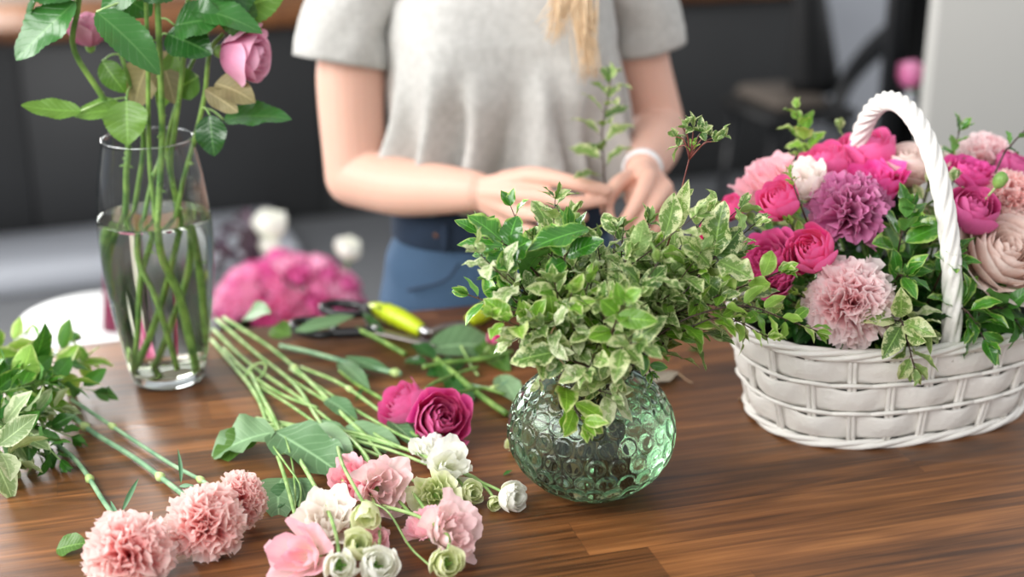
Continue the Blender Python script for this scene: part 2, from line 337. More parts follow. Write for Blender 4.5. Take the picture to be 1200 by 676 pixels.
def sprig(name, label, cat, path, seed, mat='var', twig='twig', n=14, L=.035, W=.018, t0=.25, r=.0016, spread=.95, curl=.7, group=None, upw=.7, tipL=.55, wave=.1, fold=.25, serr=0, branch=0, nl=8, jit=.25, sparse=False):
    rng = rs(seed); P = spline(path, 22); root = thing(name, label, cat, P[0], group)
    b = MB(); b.tube(P, np.linspace(r, r * .45, len(P)), 6); lm = MB()
    axes = [(P, t0, n)]
    for k in range(branch):
        i = int(len(P) * rng.uniform(.35, .75)); tdir = nrm(P[min(i + 2, len(P) - 1)] - P[i - 1]); q = nrm(tdir + rng.normal(0, .7, 3) + UP * .25)
        ln = np.linalg.norm(P[-1] - P[0]) * rng.uniform(.25, .4)
        Q = spline([P[i], P[i] + q * ln * .5, P[i] + q * ln + UP * .005], 10); b.tube(Q, np.linspace(r * .6, r * .35, len(Q)), 5); axes.append((Q, .15, max(4, n // 2)))
    for Q, ts, m in axes:
        az = rng.uniform(0, 6.28)
        for i in range(m):
            t = ts + (1 - ts) * (i + .5) / m; fi = t * (len(Q) - 1); k = min(int(fi), len(Q) - 2); pos = Q[k] + (Q[k + 1] - Q[k]) * (fi - k)
            tg = nrm(Q[k + 1] - Q[max(k - 1, 0)]); az += 2.4 + rng.normal(0, jit)
            a = nrm(np.cross(tg, [.31, .2, .93])); c = np.cross(tg, a); side = a * math.cos(az) + c * math.sin(az)
            sp = spread * (1 - .5 * (t > .93)) + rng.normal(0, jit * .5)
            d = nrm(tg * math.cos(sp) + side * math.sin(sp)); s = (1 - (1 - tipL) * max(0, (t - .55) / .45)) * rng.uniform(.8, 1.15)
            up = tg * .5 + UP * upw + rng.normal(0, .3, 3)
            pl = L * s * .12
            lm_g = leafgeo(L * s, W * s, rng, curl=curl * rng.uniform(.4, 1.4), fold=fold, wave=wave, serr=serr, nl=nl)
            b.tube([pos, pos + d * pl * 1.2], [r * .4, r * .3], 4)
            put(lm, lm_g, pos + d * pl, d, up, rng.uniform(0, 1))
        tg = nrm(Q[-1] - Q[-3])
        for k in range(4):
            d = nrm(tg + rng.normal(0, .45, 3)); put(lm, leafgeo(L * tipL * .8, W * tipL * .8, rng, curl=curl * .5, nl=nl, wave=wave), Q[-1], d, nrm(rng.normal(0, .5, 3) + UP), rng.uniform(0, 1))
    b.build('stem', M[twig], root); lm.build('leaves', M[mat], root)
    return root
def frame(axis):
    z = nrm(axis); x = nrm(np.cross(z, [.21, .97, .13])); return np.array([x, np.cross(z, x), z])
def rose_mb(mb, c, axis, R, n=26, vin=2.5, vout=1.75, curl=.15, wave=.04, seed=0, H=1.35, span=.85, nu=9, nv=8, inner=.16, twist=.08, jag=0.0, crump=0.0):
    rng = rs(seed); F = frame(axis); u = np.linspace(-1, 1, nu + 1)[None, :]; v = np.linspace(0, 1, nv + 1)[:, None]
    for k in range(n):
        f = (k + .5) / n; r = R * (inner + (1 - inner) * f); vm = vin + (vout - vin) * f + rng.normal(0, .06); hs = span * (1.25 - .45 * f); phi0 = k * 2.4 + rng.normal(0, .15)
        vr = v * (1 - .16 * abs(u) ** 3 + jag * np.sin(u * 17 + k)); pol = vm * vr
        rho = r * np.sin(pol) ** .8 * (1 + twist * u); h = H * R * (1 - .10 * (1 - f)) * (1 - np.cos(pol)) / (1 - math.cos(vm)) * (1 - .12 * f * (f > .6))
        ph = rng.uniform(0, 6.28, 3)
        rho = rho + curl * f ** 2 * r * v ** 5 + wave * R * np.sin(3.3 * u + ph[0]) * v ** 2 + crump * R * np.sin(7 * u + ph[1]) * v ** 2
        h = h - curl * f ** 2 * r * .7 * v ** 7 + wave * R * np.sin(4.1 * u + ph[2]) * v ** 3
        phi = phi0 + u * hs * np.ones_like(v)
        P = np.stack([rho * np.cos(phi), rho * np.sin(phi), h - H * R * .55], -1) @ F + c
        a, b = np.meshgrid(np.linspace(0, 1, nv + 1), np.linspace(0, 1, nu + 1), indexing='ij')
        mb.grid(P, np.stack([a, b], -1), val=rng.uniform(0, 1))
def carn_mb(mb, c, axis, R, n=40, seed=0, ruff=.17, thmax=1.6, nu=18, nv=7, width=.74, flat=.8):
    rng = rs(seed); F = frame(axis); u = np.linspace(-1, 1, nu + 1)[None, :]; v = np.linspace(0, 1, nv + 1)[:, None]
    for k in range(n):
        f = (k + .5) / n; th = thmax * f ** .60; az = k * 2.4; d = np.array([math.sin(th) * math.cos(az), math.sin(th) * math.sin(az), math.cos(th)])
        base = np.array([0, 0, -.35]); tip = d * np.array([1, 1, flat]) * rng.uniform(.85, 1.08); ax = nrm(tip - base); Lp = np.linalg.norm(tip - base)
        side = nrm(np.cross(ax, [0, 0, 1]) + 1e-3) if th > .3 else nrm(rng.normal(0, 1, 3)); side = nrm(side - ax * np.dot(side, ax))
        nr = np.cross(side, ax); rot = rng.normal(0, .35 + .8 * (1 - f)); s2 = side * math.cos(rot) + nr * math.sin(rot); n2 = np.cross(s2, ax)
        ph = rng.uniform(0, 6.28); vv = v * (1 + .04 * ((np.arange(nu + 1) % 2) * 2 - 1)[None, :] * v ** 3) * (1 - .13 * u ** 2)
        w = width * rng.uniform(.8, 1.1) * (.12 + .88 * v ** .9)
        ruf = ruff * (np.sin(u * 8 + ph) + .5 * np.sin(u * 15 + ph * 2)) * v ** 2.5 - .22 * v ** 2 * f + .10 * (np.cos(u * 1.5)) * v
        P = base + (vv * Lp)[..., None] * ax + (w * u)[..., None] * s2 + ruf[..., None] * n2
        P = P @ F * R + c
        a, b = np.meshgrid(np.linspace(0, 1, nv + 1), np.linspace(0, 1, nu + 1), indexing='ij')
        mb.grid(P, np.stack([a, b], -1), val=rng.uniform(0, .4) + .6 * f)
def calyx_mb(mb, c, axis, R, n=5, seed=0, cup=True, h=.9):
    rng = rs(seed); F = frame(axis); mb.ell(c - nrm(axis) * R * .1, (R * .34, R * .34, R * .42), 8, F)
    for k in range(n):
        az = k * 2 * PI / n; d = np.array([math.cos(az) * .8, math.sin(az) * .8, .6]) @ F
        put(mb, leafgeo(R * h, R * .3, rng, curl=-.7, fold=.2, nl=5, nw=4), c, d, -np.asarray(axis) + d * .2, .5)
def flower(name, label, cat, kind, c, axis, R, mat, seed, stem=None, stemr=.0018, stemmat='stemg', group=None, leaves=None, leafm='deep2', calyx=True, nodes=None, **kw):
    c = np.asarray(c, float); axis = nrm(axis); base = c if stem is None else np.asarray(stem[0], float)
    root = thing(name, label, cat, base, group); mb = MB()
    (rose_mb if kind == 'rose' else carn_mb)(mb, c, axis, R, seed=seed, **kw)
    mb.build('flower_head', M[mat], root)
    if calyx:
        cm = MB(); off = R * (.78 if kind == 'rose' else .62); calyx_mb(cm, c - axis * off, axis, R * (.7 if kind == 'rose' else .6), seed=seed); cm.build('calyx', M['budgreen'], root)
    if stem is not None:
        S = spline(list(stem) + [c - axis * R * .7], 26); sm = MB(); sm.tube(S, stemr, 8); so = sm.build('stem', M[stemmat], root)
        if nodes:
            for t in nodes:
                nm = MB(); i = int(t * 25); p = S[i]; tg = nrm(S[min(i + 1, 25)] - S[max(i - 1, 0)]); nm.tube([p - tg * .008, p - tg * .003, p + tg * .001, p + tg * .006], [stemr * 1.15, stemr * 1.7, stemr * 1.9, stemr * 1.1], 8)
                nm.build('node', M['node'], so)
    if leaves:
        lm = MB(); rng = rs(seed + 5)
        for lf in leaves: leafAB(lm, *lf[:3], rng, **(lf[3] if len(lf) > 3 else {}))
        lm.build('leaves', M[leafm], root)
    return root
LIS = dict(n=16, vin=1.95, vout=1.1, curl=.38, wave=.13, H=1.15, span=.9, nu=18, nv=11, inner=.22, jag=.03, crump=.05)
LISB = dict(n=7, vin=2.4, vout=1.9, curl=.12, wave=.05, H=1.6, span=1.1, nu=10, nv=9, inner=.4, jag=.03, crump=.03)
PEO = dict(n=30, vin=2.7, vout=1.95, curl=.06, wave=.04, H=1.35, span=.75, inner=.12)
OPN = dict(n=34, vin=2.2, vout=1.35, curl=.12, wave=.06, H=1.0, span=.7, inner=.15, crump=.02)
GAR = dict(n=34, vin=2.2, vout=1.45, curl=.28, wave=.03, H=1.0, span=.9, inner=.08, nu=10, nv=10)

# ================================================================== SETTING
TR = math.radians(16); tu = np.array([math.cos(TR), math.sin(TR), 0]); tw = np.array([-math.sin(TR), math.cos(TR), 0])
T0 = T(540, 358)
def tab(a, b, z): return T0 + tu * a + tw * b + np.array([0, 0, z - TZ])
# tabletop: built in its own frame so the grain follows the boards
def table():
    root = thing('work_table', 'brown oiled plank work table the flowers and vases stand on', 'table', tab(.1, -.525, 0))
    c = tab(.1, -.525, 0)
    def rot_part(name, mb, mat):
        o = mb.build(name, mat, None); o.parent = root; o.location = (0, 0, 0); return o
    root.rotation_euler = (0, 0, TR)
    m = MB(); m.box((0, 0, TZ - .02), (2.6, 1.05, .04), bev=.004); rot_part('tabletop', m, M['wood'])
    for sx in (-1.2, 1.2):
        for sy in (-.44, .44):
            m = MB(); m.box((sx, sy, (TZ - .04) / 2), (.07, .07, TZ - .042), bev=.004); rot_part('leg', m, M['blackpanel'])
    m = MB(); m.box((0, .46, TZ - .09), (2.3, .02, .09), bev=.002); rot_part('apron', m, M['blackpanel'])
table()

A0 = FL(0, 295); A1 = FL(860, 205); BR = math.atan2(A1[1] - A0[1], A1[0] - A0[0]); bu = np.array([math.cos(BR), math.sin(BR), 0]); bw = np.array([-math.sin(BR), math.cos(BR), 0])
def bk(a, b, z): return A0 + bu * a + bw * b + np.array([0, 0, z])
CL = float(np.dot(D(962, 120, A1[1]) - A0, bu))    # length of the rear counter from A0
m = MB(); m.grid(np.array([[[-7, -2, 0], [-7, 10, 0]], [[7, -2, 0], [7, 10, 0]]], float)); fl = struct(m.build('floor', M['floor']))
m = MB(); c = bk(-.35, -.26, .035); m.box(c, (2.7, .5, .07), BR, bev=.01); struct(m.build('trim_1', M['palegrey']))
# rear counter
def counter():
    L = CL + 2.0; c = bk(CL - L / 2, .3, 0); root = thing('rear_counter', 'long charcoal counter with a wooden top behind the florist', 'counter', c); root_c = c
    m = MB(); m.box(c + [0, 0, .38], (L, .58, .76), BR, bev=.004); m.build('body', M['darkpanel'], root)
    m = MB(); m.box(c + [0, 0, .785] - bw * .02, (L + .04, .64, .045), BR, bev=.006); m.build('countertop', M['shelfwood'], root)
    n = 5; w = L / n
    for i in range(n):
        p = c + bu * (-L / 2 + w * (i + .5)) - bw * .298
        m = MB(); m.box(p + [0, 0, .38], (w - .012, .018, .70), BR, bev=.003); d = m.build('panel_door', M['darkpanel'], root)
counter()
# back wall with a window opening at the left
wy = .75
def wallbox(name, a0, a1, z0, z1, mat, b=wy, th=.12):
    m = MB(); m.box(bk((a0 + a1) / 2, b, (z0 + z1) / 2), (a1 - a0, th, z1 - z0), BR); return struct(m.build(name, mat))
m = MB()
for a0, a1, z0, z1 in ((-2.6, CL + .25, 0, .93), (.15, CL + .25, .93, 2.7), (-2.6, -1.6, .93, 2.7), (-1.6, .15, 2.2, 2.7)):
    m.box(bk((a0 + a1) / 2, wy, (z0 + z1) / 2), (a1 - a0, .12, z1 - z0), BR)
struct(m.build('wall_back', M['beige']))
m = MB()
for a, z, w, h in ((-1.6, 1.565, .05, 1.27), (.15, 1.565, .05, 1.27), (-.725, .95, 1.8, .05), (-.725, 2.18, 1.8, .05), (-.725, 1.565, .04, 1.27)): m.box(bk(a, wy - .05, z), (w, .05, h), BR)
win = struct(m.build('window_1', M['white']))
# pale wall on the right of the counter
m = MB(); m.box(bk(CL + 1.35, .7, 1.35), (2.3, .12, 2.7), BR); struct(m.build('wall_rear_right', M['palegrey']))
# light grey partition on the right
pe = D(1080, 150, 2.95); m = MB(); q = np.array([math.cos(TR), math.sin(TR), 0]); pc = pe + q * .75
m.box((pc[0], pc[1], 1.2), (1.5, .04, 2.4), TR, bev=.004); struct(m.build('wall_right', M['wallgrey']))

# black shelving rack between wall and partition
def rack():
    c = D(1044, 60, 3.4); c = np.array([c[0] + .285, c[1] + .25, 0]); root = thing('shelving_rack', 'tall black metal shelving rack beside the grey partition', 'shelf', c)
    for dx, dy in ((-.13, -.18), (.33, -.18), (-.13, .18), (.33, .18)):
        m = MB(); p = c + q * dx + tw * dy; m.box((p[0], p[1], 1.1), (.045, .04, 2.2), TR, bev=.003); m.build('post', M['black'], root)
    for z in (.2, .86, 1.5, 2.15):
        m = MB(); p = c + q * .1; m.box((p[0], p[1], z), (.46, .36, .03), TR, bev=.003); m.build('shelf_board', M['blackpanel'], root)
    m = MB(); p = c + q * .1 + tw * .19; m.box((p[0], p[1], 1.15), (.46, .012, 1.95), TR); m.build('back_panel', M['blackpanel'], root)
    return c
rc = rack()
tp_ = D(1069, 85, 3.36)
rt = thing('pink_tulip', 'single blurred pink tulip standing before the black shelving rack', 'flower', (tp_[0], tp_[1], .9))
m = MB(); rose_mb(m, tp_, UP + .1 * CR, .032, n=6, vin=2.5, vout=2.2, H=2.1, span=1.1, seed=3, inner=.6); m.build('flower_head', M['tulip'], rt)
m = MB(); m.tube(spline([tp_ - UP * .03, np.array([tp_[0] + .005, tp_[1], .95]), np.array([tp_[0], tp_[1], .885])], 10), .004); m.build('stem', M['stemg'], rt)
m = MB(); m.lathe([(.001, .876), (.014, .876), (.017, .882), (.016, .90), (.008, .92), (.009, .93), (.006, .929), (.006, .92), (.012, .90), (.001, .885)], (tp_[0], tp_[1], 0), 24)
tag(m.build('bottle_vase', M['palegrey']), 'small pale bottle holding the single pink tulip', 'vase')

# bar chair: black back, beige cushion
def barchair():
    s = D(928, 132, 4.5); z = s[2]; c = np.array([s[0] + .02, s[1] + .15, 0]); root = thing('bar_chair', 'black bar chair with a beige seat cushion near the counter end', 'chair', c)
    m = MB(); m.box(c + [0, 0, z - .02], (.34, .34, .04), BR, bev=.015); m.build('seat', M['blackpanel'], root)
    m = MB(); m.box(c + [-.03, 0, z + .02], (.20, .30, .04), BR, bev=.02); m.build('cushion', M['beigecush'], root)
    rows = []
    P2 = [((927, 100), (985, 98)), ((926, 60), (978, 60)), ((925, 10), (962, 14)), ((925, -30), (955, -30))]
    lo = D(927, 112, 4.62)[2]; hi = D(925, -40, 4.62)[2]
    for t in np.linspace(0, 1, 10):
        zz = lo + (hi - lo) * t; L = D(927 - 3 * t, 100, 4.62)[0]; Rr = D(992 - 36 * t, 100, 4.62)[0]
        ss = np.linspace(0, 1, 12); fr = [np.array([L + (Rr - L) * x, 4.62 + .05 * x - .04 * math.sin(PI * x), zz]) for x in ss]; ba = [p + np.array([0, .03, 0]) for p in fr[::-1]]
        rows.append(fr + ba)
    rows = [[np.mean(rows[0], axis=0)] * 24] + rows + [[np.mean(rows[-1], axis=0)] * 24]
    m = MB(); m.grid(np.array(rows), closed=True); m.build('backrest', M['blackpanel'], root)
    for sx in (-1, 1):
        for sy in (-1, 1):
            m = MB(); m.tube([c + bu * sx * .13 + bw * sy * .13 + UP * (z - .02), c + bu * sx * .17 + bw * sy * .17], .015, 8); m.build('leg', M['black'], root)
    m = MB(); m.tube(spline([D(1048, 40, 4.7), D(1020, 62, 4.66), D(990, 100, 4.62), D(975, 150, 4.58)], 14), np.linspace(.045, .02, 14), 10); m.build('armrest', M['black'], root)
    m = MB(); m.tube([c + bu * .15 - bw * .15 + UP * .3, c - bu * .15 - bw * .15 + UP * .3], .012, 8); m.build('footrest', M['steel'], root)
barchair()

# white round tub at the left behind the table, dark red wrapped thing on it
tc_ = D(122, 372, 2.55); tz = tc_[2]
m = MB(); R0 = .165
m.lathe([(.001, 0), (R0 * .7, 0), (R0 * .72, .02), (R0 * .86, tz - .09), (R0 * .97, tz - .03), (R0, tz - .012), (R0 - .004, tz - .003), (R0 - .012, tz), (.001, tz)], (tc_[0], tc_[1], 0), 64)
tag(m.build('white_stool', M['white']), 'round white drum stool standing low behind the left table edge', 'stool')
rw = D(139, 385, 2.5); root = thing('wrapped_bunch', 'dark red paper wrapped bunch standing on the round white stool', 'bouquet', (rw[0], rw[1], tz))
m = MB(); h = .14; m.lathe([(.001, tz), (.03, tz), (.026, tz + .03), (.012, tz + h), (.016, tz + h + .01), (.001, tz + h - .01)], (rw[0], rw[1], 0), 20); m.build('wrap', M['wrap'], root)
# bucket of blurred pink roses on the floor behind the table
pc = D(338, 335, 2.75); bz = pc[2] - .04
m = MB(); m.lathe([(.001, 0), (.11, 0), (.15, bz - .05), (.158, bz - .045), (.158, bz - .03), (.146, bz - .03), (.14, bz - .06), (.105, .02), (.001, .02)], (pc[0], pc[1], 0), 48)
tag(m.build('flower_bucket', M['bucket']), 'tall dark florist bucket holding the blurred pink roses', 'bucket')
r0 = rs(11); proto = {}
for i in range(60):
    f = (i + .5) / 60; th = 1.25 * math.sqrt(f); az = i * 2.4
    p = np.array([pc[0] + .145 * math.sin(th) * math.cos(az) * 1.05, pc[1] + .14 * math.sin(th) * math.sin(az), bz - .035 + .125 * math.cos(th) + r0.normal(0, .008)]); ax = nrm([math.sin(th) * math.cos(az), math.sin(th) * math.sin(az), math.cos(th) + .2])
    k = i % 3
    if k not in proto or True:
        rt = thing('pink_rose', 'blurred bright pink rose packed in the dark bucket behind the table', 'rose', p, 'pink roses in the dark bucket')
        if k not in proto:
            rt.location = (0, 0, 0); rt['_w'] = [0.0, 0, 0]; mm = MB(); rose_mb(mm, np.zeros(3), UP, .027, seed=i, **{**PEO, 'n': 14, 'nu': 6, 'nv': 5, 'vout': 1.6}); hd = mm.build('flower_head', M[['pinkmass', 'hot2', 'pinkmass2'][k]], rt)
            mm = MB(); mm.tube(spline([[0, 0, -.02], [0, 0, -.13]], 4), .003, 5); st = mm.build('stem', M['stemd'], rt); proto[k] = (hd, st)
        else:
            for src in proto[k]: cc = src.copy(); COL.objects.link(cc); cc.parent = rt
        rt.location = tuple(p); rt.rotation_euler = Vector(ax).to_track_quat('Z', 'Y').to_euler()
# blurred white flowers above the pink mass
for (x, y, Y, R, lb) in ((318, 262, 2.9, .040, 'blurred white blossom standing highest above the pink roses'), (409, 290, 2.8, .030, 'blurred white blossom at the right end of the pink roses'), (316, 288, 2.85, .024, 'small blurred white bud below the tall white blossom')):
    p = D(x, y, Y); flower('white_blossom', lb, 'flower', 'rose', p, UP - CF * .2, R, 'lisw', int(x), stem=[np.array([pc[0] + (p[0] - pc[0]) * .5, pc[1], bz - .1])], **{**LISB})
# dark blurred foliage beside them
for i, (x, y, Y) in enumerate(((268, 268, 2.95), (285, 258, 3.0), (255, 290, 2.9))):
    p = D(x, y, Y); sprig('foliage_sprig', 'blurred dark purple leafy sprig behind the pink roses', 'foliage', [np.array([pc[0] - .05, pc[1] + .06, bz - .1]), (p + pc) / 2 + UP * .0, p], 60 + i, mat='wine', twig='twig', n=16, L=.06, W=.035, group='dark sprigs behind the pink roses')

# ================================================================== PERSON
YAW = math.radians(12); px_ = np.array([math.cos(YAW), math.sin(YAW), 0]); py_ = np.array([-math.sin(YAW), math.cos(YAW), 0])
HC = D(588, 150, 2.155) * [1, 1, 0]
def pl(x, y, z): return HC + px_ * x + py_ * y + UP * z
person = thing('person', 'person in a grey t-shirt and blue jeans arranging a leafy sprig behind the table', 'person', pl(0, 0, 0))
def section(z, hx, hy, ox=0, oy=0, n=40, e=2.3):
    a = np.linspace(0, 2 * PI, n + 1)[:-1]; c, s = np.cos(a), np.sin(a)
    x = hx * np.sign(c) * abs(c) ** (2 / e); y = hy * np.sign(s) * abs(s) ** (2 / e)
    return np.array([pl(ox + p, oy + q, z) for p, q in zip(x, y)])
def remeshed(mb, name, mat, voxel, parent, smooth=8):
    t = mb.build('tmp', mat, None); md = t.modifiers.new('r', 'REMESH'); md.mode = 'VOXEL'; md.voxel_size = voxel; md.use_smooth_shade = True
    sm = t.modifiers.new('s', 'SMOOTH'); sm.factor = .5; sm.iterations = smooth
    dg = bpy.context.evaluated_depsgraph_get(); me = bpy.data.meshes.new_from_object(t.evaluated_get(dg)); bpy.data.objects.remove(t)
    o0 = np.array(parent['_w']); me.transform(Matrix.Translation(Vector(-o0))); me.name = name
    me.materials.clear(); me.materials.append(mat); me.polygons.foreach_set('use_smooth', np.full(len(me.polygons), True))
    o = bpy.data.objects.new(name, me); COL.objects.link(o); o.parent = parent; o['_w'] = [float(x) for x in o0]; return o
B = MB()
secs = [(.78, .155, .10), (.86, .178, .108), (.93, .172, .105), (1.0, .145, .092), (1.06, .132, .088), (1.14, .142, .098), (1.22, .155, .106), (1.29, .158, .10), (1.335, .15, .085), (1.365, .11, .065), (1.385, .06, .052), (1.42, .052, .052), (1.47, .05, .052)]
S = [section(*x) for x in secs]; S = [S[0] * 0 + S[0].mean(0)] + S + [S[-1] * 0 + S[-1].mean(0)]; B.grid(np.array(S), closed=True)
for sx in (-1, 1):   # legs and feet
    B.tube(spline([pl(sx * .085, 0, .88), pl(sx * .092, -.005, .7), pl(sx * .095, -.012, .47), pl(sx * .1, .0, .28), pl(sx * .1, .02, .07)], 24), np.interp(np.linspace(0, 1, 24), [0, .25, .5, .68, 1], [.088, .078, .054, .05, .034]), 20, round_ends=True)
    B.tube([pl(sx * .1, .03, .04), pl(sx * .105, -.04, .035), pl(sx * .11, -.13, .025)], [.034, .036, .026], 14, round_ends=True)
# head with face, above the frame
HZ = 1.56
B.ell(pl(0, .01, HZ), (.074, .095, .112), 24); B.ell(pl(0, -.035, HZ - .055), (.052, .055, .055), 16)
B.tube([pl(0, -.095, HZ + .01), pl(0, -.108, HZ - .02), pl(0, -.098, HZ - .03)], [.008, .012, .01], 10, round_ends=True)
B.tube([pl(-.02, -.084, HZ - .06), pl(0, -.090, HZ - .058), pl(.02, -.084, HZ - .06)], [.004, .007, .004], 8, round_ends=True)
for sx in (-1, 1): B.ell(pl(sx * .076, .015, HZ - .01), (.01, .02, .03), 10); B.ell(pl(sx * .03, -.078, HZ + .012), (.016, .012, .009), 10)
# arms
def arm(pts, rad, k=30): B.tube(spline(pts, k), np.interp(np.linspace(0, 1, k), np.linspace(0, 1, len(rad)), rad), 22, round_ends=True)
rsh = D(424, -22, 2.15); rel = D(417, 206, 2.09); rwr = D(556, 224, 1.945)
arm([D(450, -30, 2.16), D(420, -5, 2.14), D(411, 90, 2.12), rel], [.045, .047, .052, .047])
arm([rel + [0, 0, 0], D(470, 219, 2.03), D(520, 222, 1.985), rwr], [.047, .044, .037, .0295])
lsh = D(755, -15, 2.24); le = D(772, 150, 2.25); lwr = D(754, 199, 1.995)
arm([D(716, -28, 2.22), D(740, -2, 2.235), D(752, 70, 2.25), le], [.038, .038, .044, .043])
arm([le, D(766, 172, 2.15), D(760, 188, 2.07), lwr], [.043, .042, .034, .0255])
def finger(pts, r0, r1): 
    P = spline(pts, 12); B.tube(P, np.linspace(r0, r1, 12), 14, round_ends=True)
def palm(w, mcps, r0=.015, r1=.0115):
    for m_ in mcps: B.tube(spline([w, (w + m_) / 2 + (CAM - w) * .001, m_], 8), np.linspace(r0, r1, 8), 14, round_ends=True)
# right hand (left in the picture): back of the hand to the viewer, fingers pointing right, meeting the thumb on the sprig
RM = [D(620, 206, 1.893), D(608, 228, 1.885), D(606, 249, 1.888), D(606, 266, 1.9)]
palm(rwr, RM, .019, .0125); palm(D(570, 232, 1.94), RM[1:3], .018, .012)
finger([RM[0], D(648, 209, 1.872), D(680, 216, 1.858), D(711, 223, 1.862)], .0128, .0088)
finger([RM[1], D(640, 231, 1.866), D(672, 238, 1.852), D(707, 234, 1.866)], .0128, .0088)
finger([RM[2], D(632, 252, 1.868), D(657, 259, 1.860), D(683, 254, 1.876)], .0118, .0080)
finger([RM[3], D(622, 270, 1.885), D(636, 275, 1.880), D(657, 271, 1.890)], .0100, .0070)
finger([D(590, 212, 1.95), D(625, 205, 1.93), D(665, 212, 1.905), D(706, 222, 1.885)], .0150, .0085)
# left hand (right in the picture): fist seen from above, thumb towards the viewer
LM = [D(760, 207, 1.915), D(779, 220, 1.92), D(788, 238, 1.932), D(790, 254, 1.945)]
palm(lwr, LM, .019, .0125); palm(lwr + [0, 0, -.012], [D(745, 232, 1.93), D(765, 245, 1.945)], .019, .017)
finger([LM[0], D(751, 228, 1.885), D(740, 248, 1.873), D(726, 268, 1.883)], .0128, .0088)
finger([LM[1], D(767, 238, 1.888), D(753, 258, 1.878), D(737, 274, 1.888)], .0128, .0088)
finger([LM[2], D(780, 253, 1.902), D(768, 268, 1.894), D(753, 281, 1.904)], .0118, .0080)
finger([LM[3], D(786, 268, 1.92), D(778, 280, 1.912), D(765, 290, 1.92)], .0100, .0070)
finger([D(740, 208, 1.955), D(722, 218, 1.915), D(711, 240, 1.885), D(716, 262, 1.873)], .0140, .0080)
body = remeshed(B, 'body', M['skin'], .0026, person, 5)
# nails, ring, watch
def nail(p, d, n): 
    mb = MB(); put(mb, leafgeo(.010, .0085, rs(1), curl=.5, fold=-.25, wave=0, nl=5, nw=5, a=1, b=.35), np.asarray(p), d, n, .5); mb.build('fingernail', M['nail'], body)
M['nail'] = simple('fingernail', '#f3d3cb', .2, coat=.4)
nail(D(717, 264, 1.872), D(723, 272, 1.875) - D(717, 264, 1.872), CAM - D(720, 262, 1.88)); nail(D(731, 270, 1.878), D(727, 279, 1.878) - D(731, 270, 1.878), CAM - D(733, 276, 1.88))
def ring_mesh(c, ax, R, r, name, mat, par, w=1.0):
    F = frame(ax); a = np.linspace(0, 2 * PI, 33)[:-1]; b = np.linspace(0, 2 * PI, 9)
    P = np.array([[c + (np.array([math.cos(x) * (R + r * math.cos(y)), math.sin(x) * (R + r * math.cos(y)), r * w * math.sin(y)]) @ F) for x in a] for y in b]); mb = MB(); mb.grid(P, closed=True); return mb.build(name, mat, par)
ring_mesh(D(634, 252.5, 1.867), D(650, 258, 1.862) - D(620, 250, 1.873), .0124, .0012, 'ring', M['silver'], person, 1.3)
mb = MB(); mb.ell(D(633, 262, 1.858), (.003, .003, .003), 8); mb.build('ring_stone', M['silver'], person)
wc = D(753, 198, 2.003); ring_mesh(wc, D(766, 186, 2.07) - lwr, .0268, .0032, 'bracelet', M['whitep'], person, 3.0)

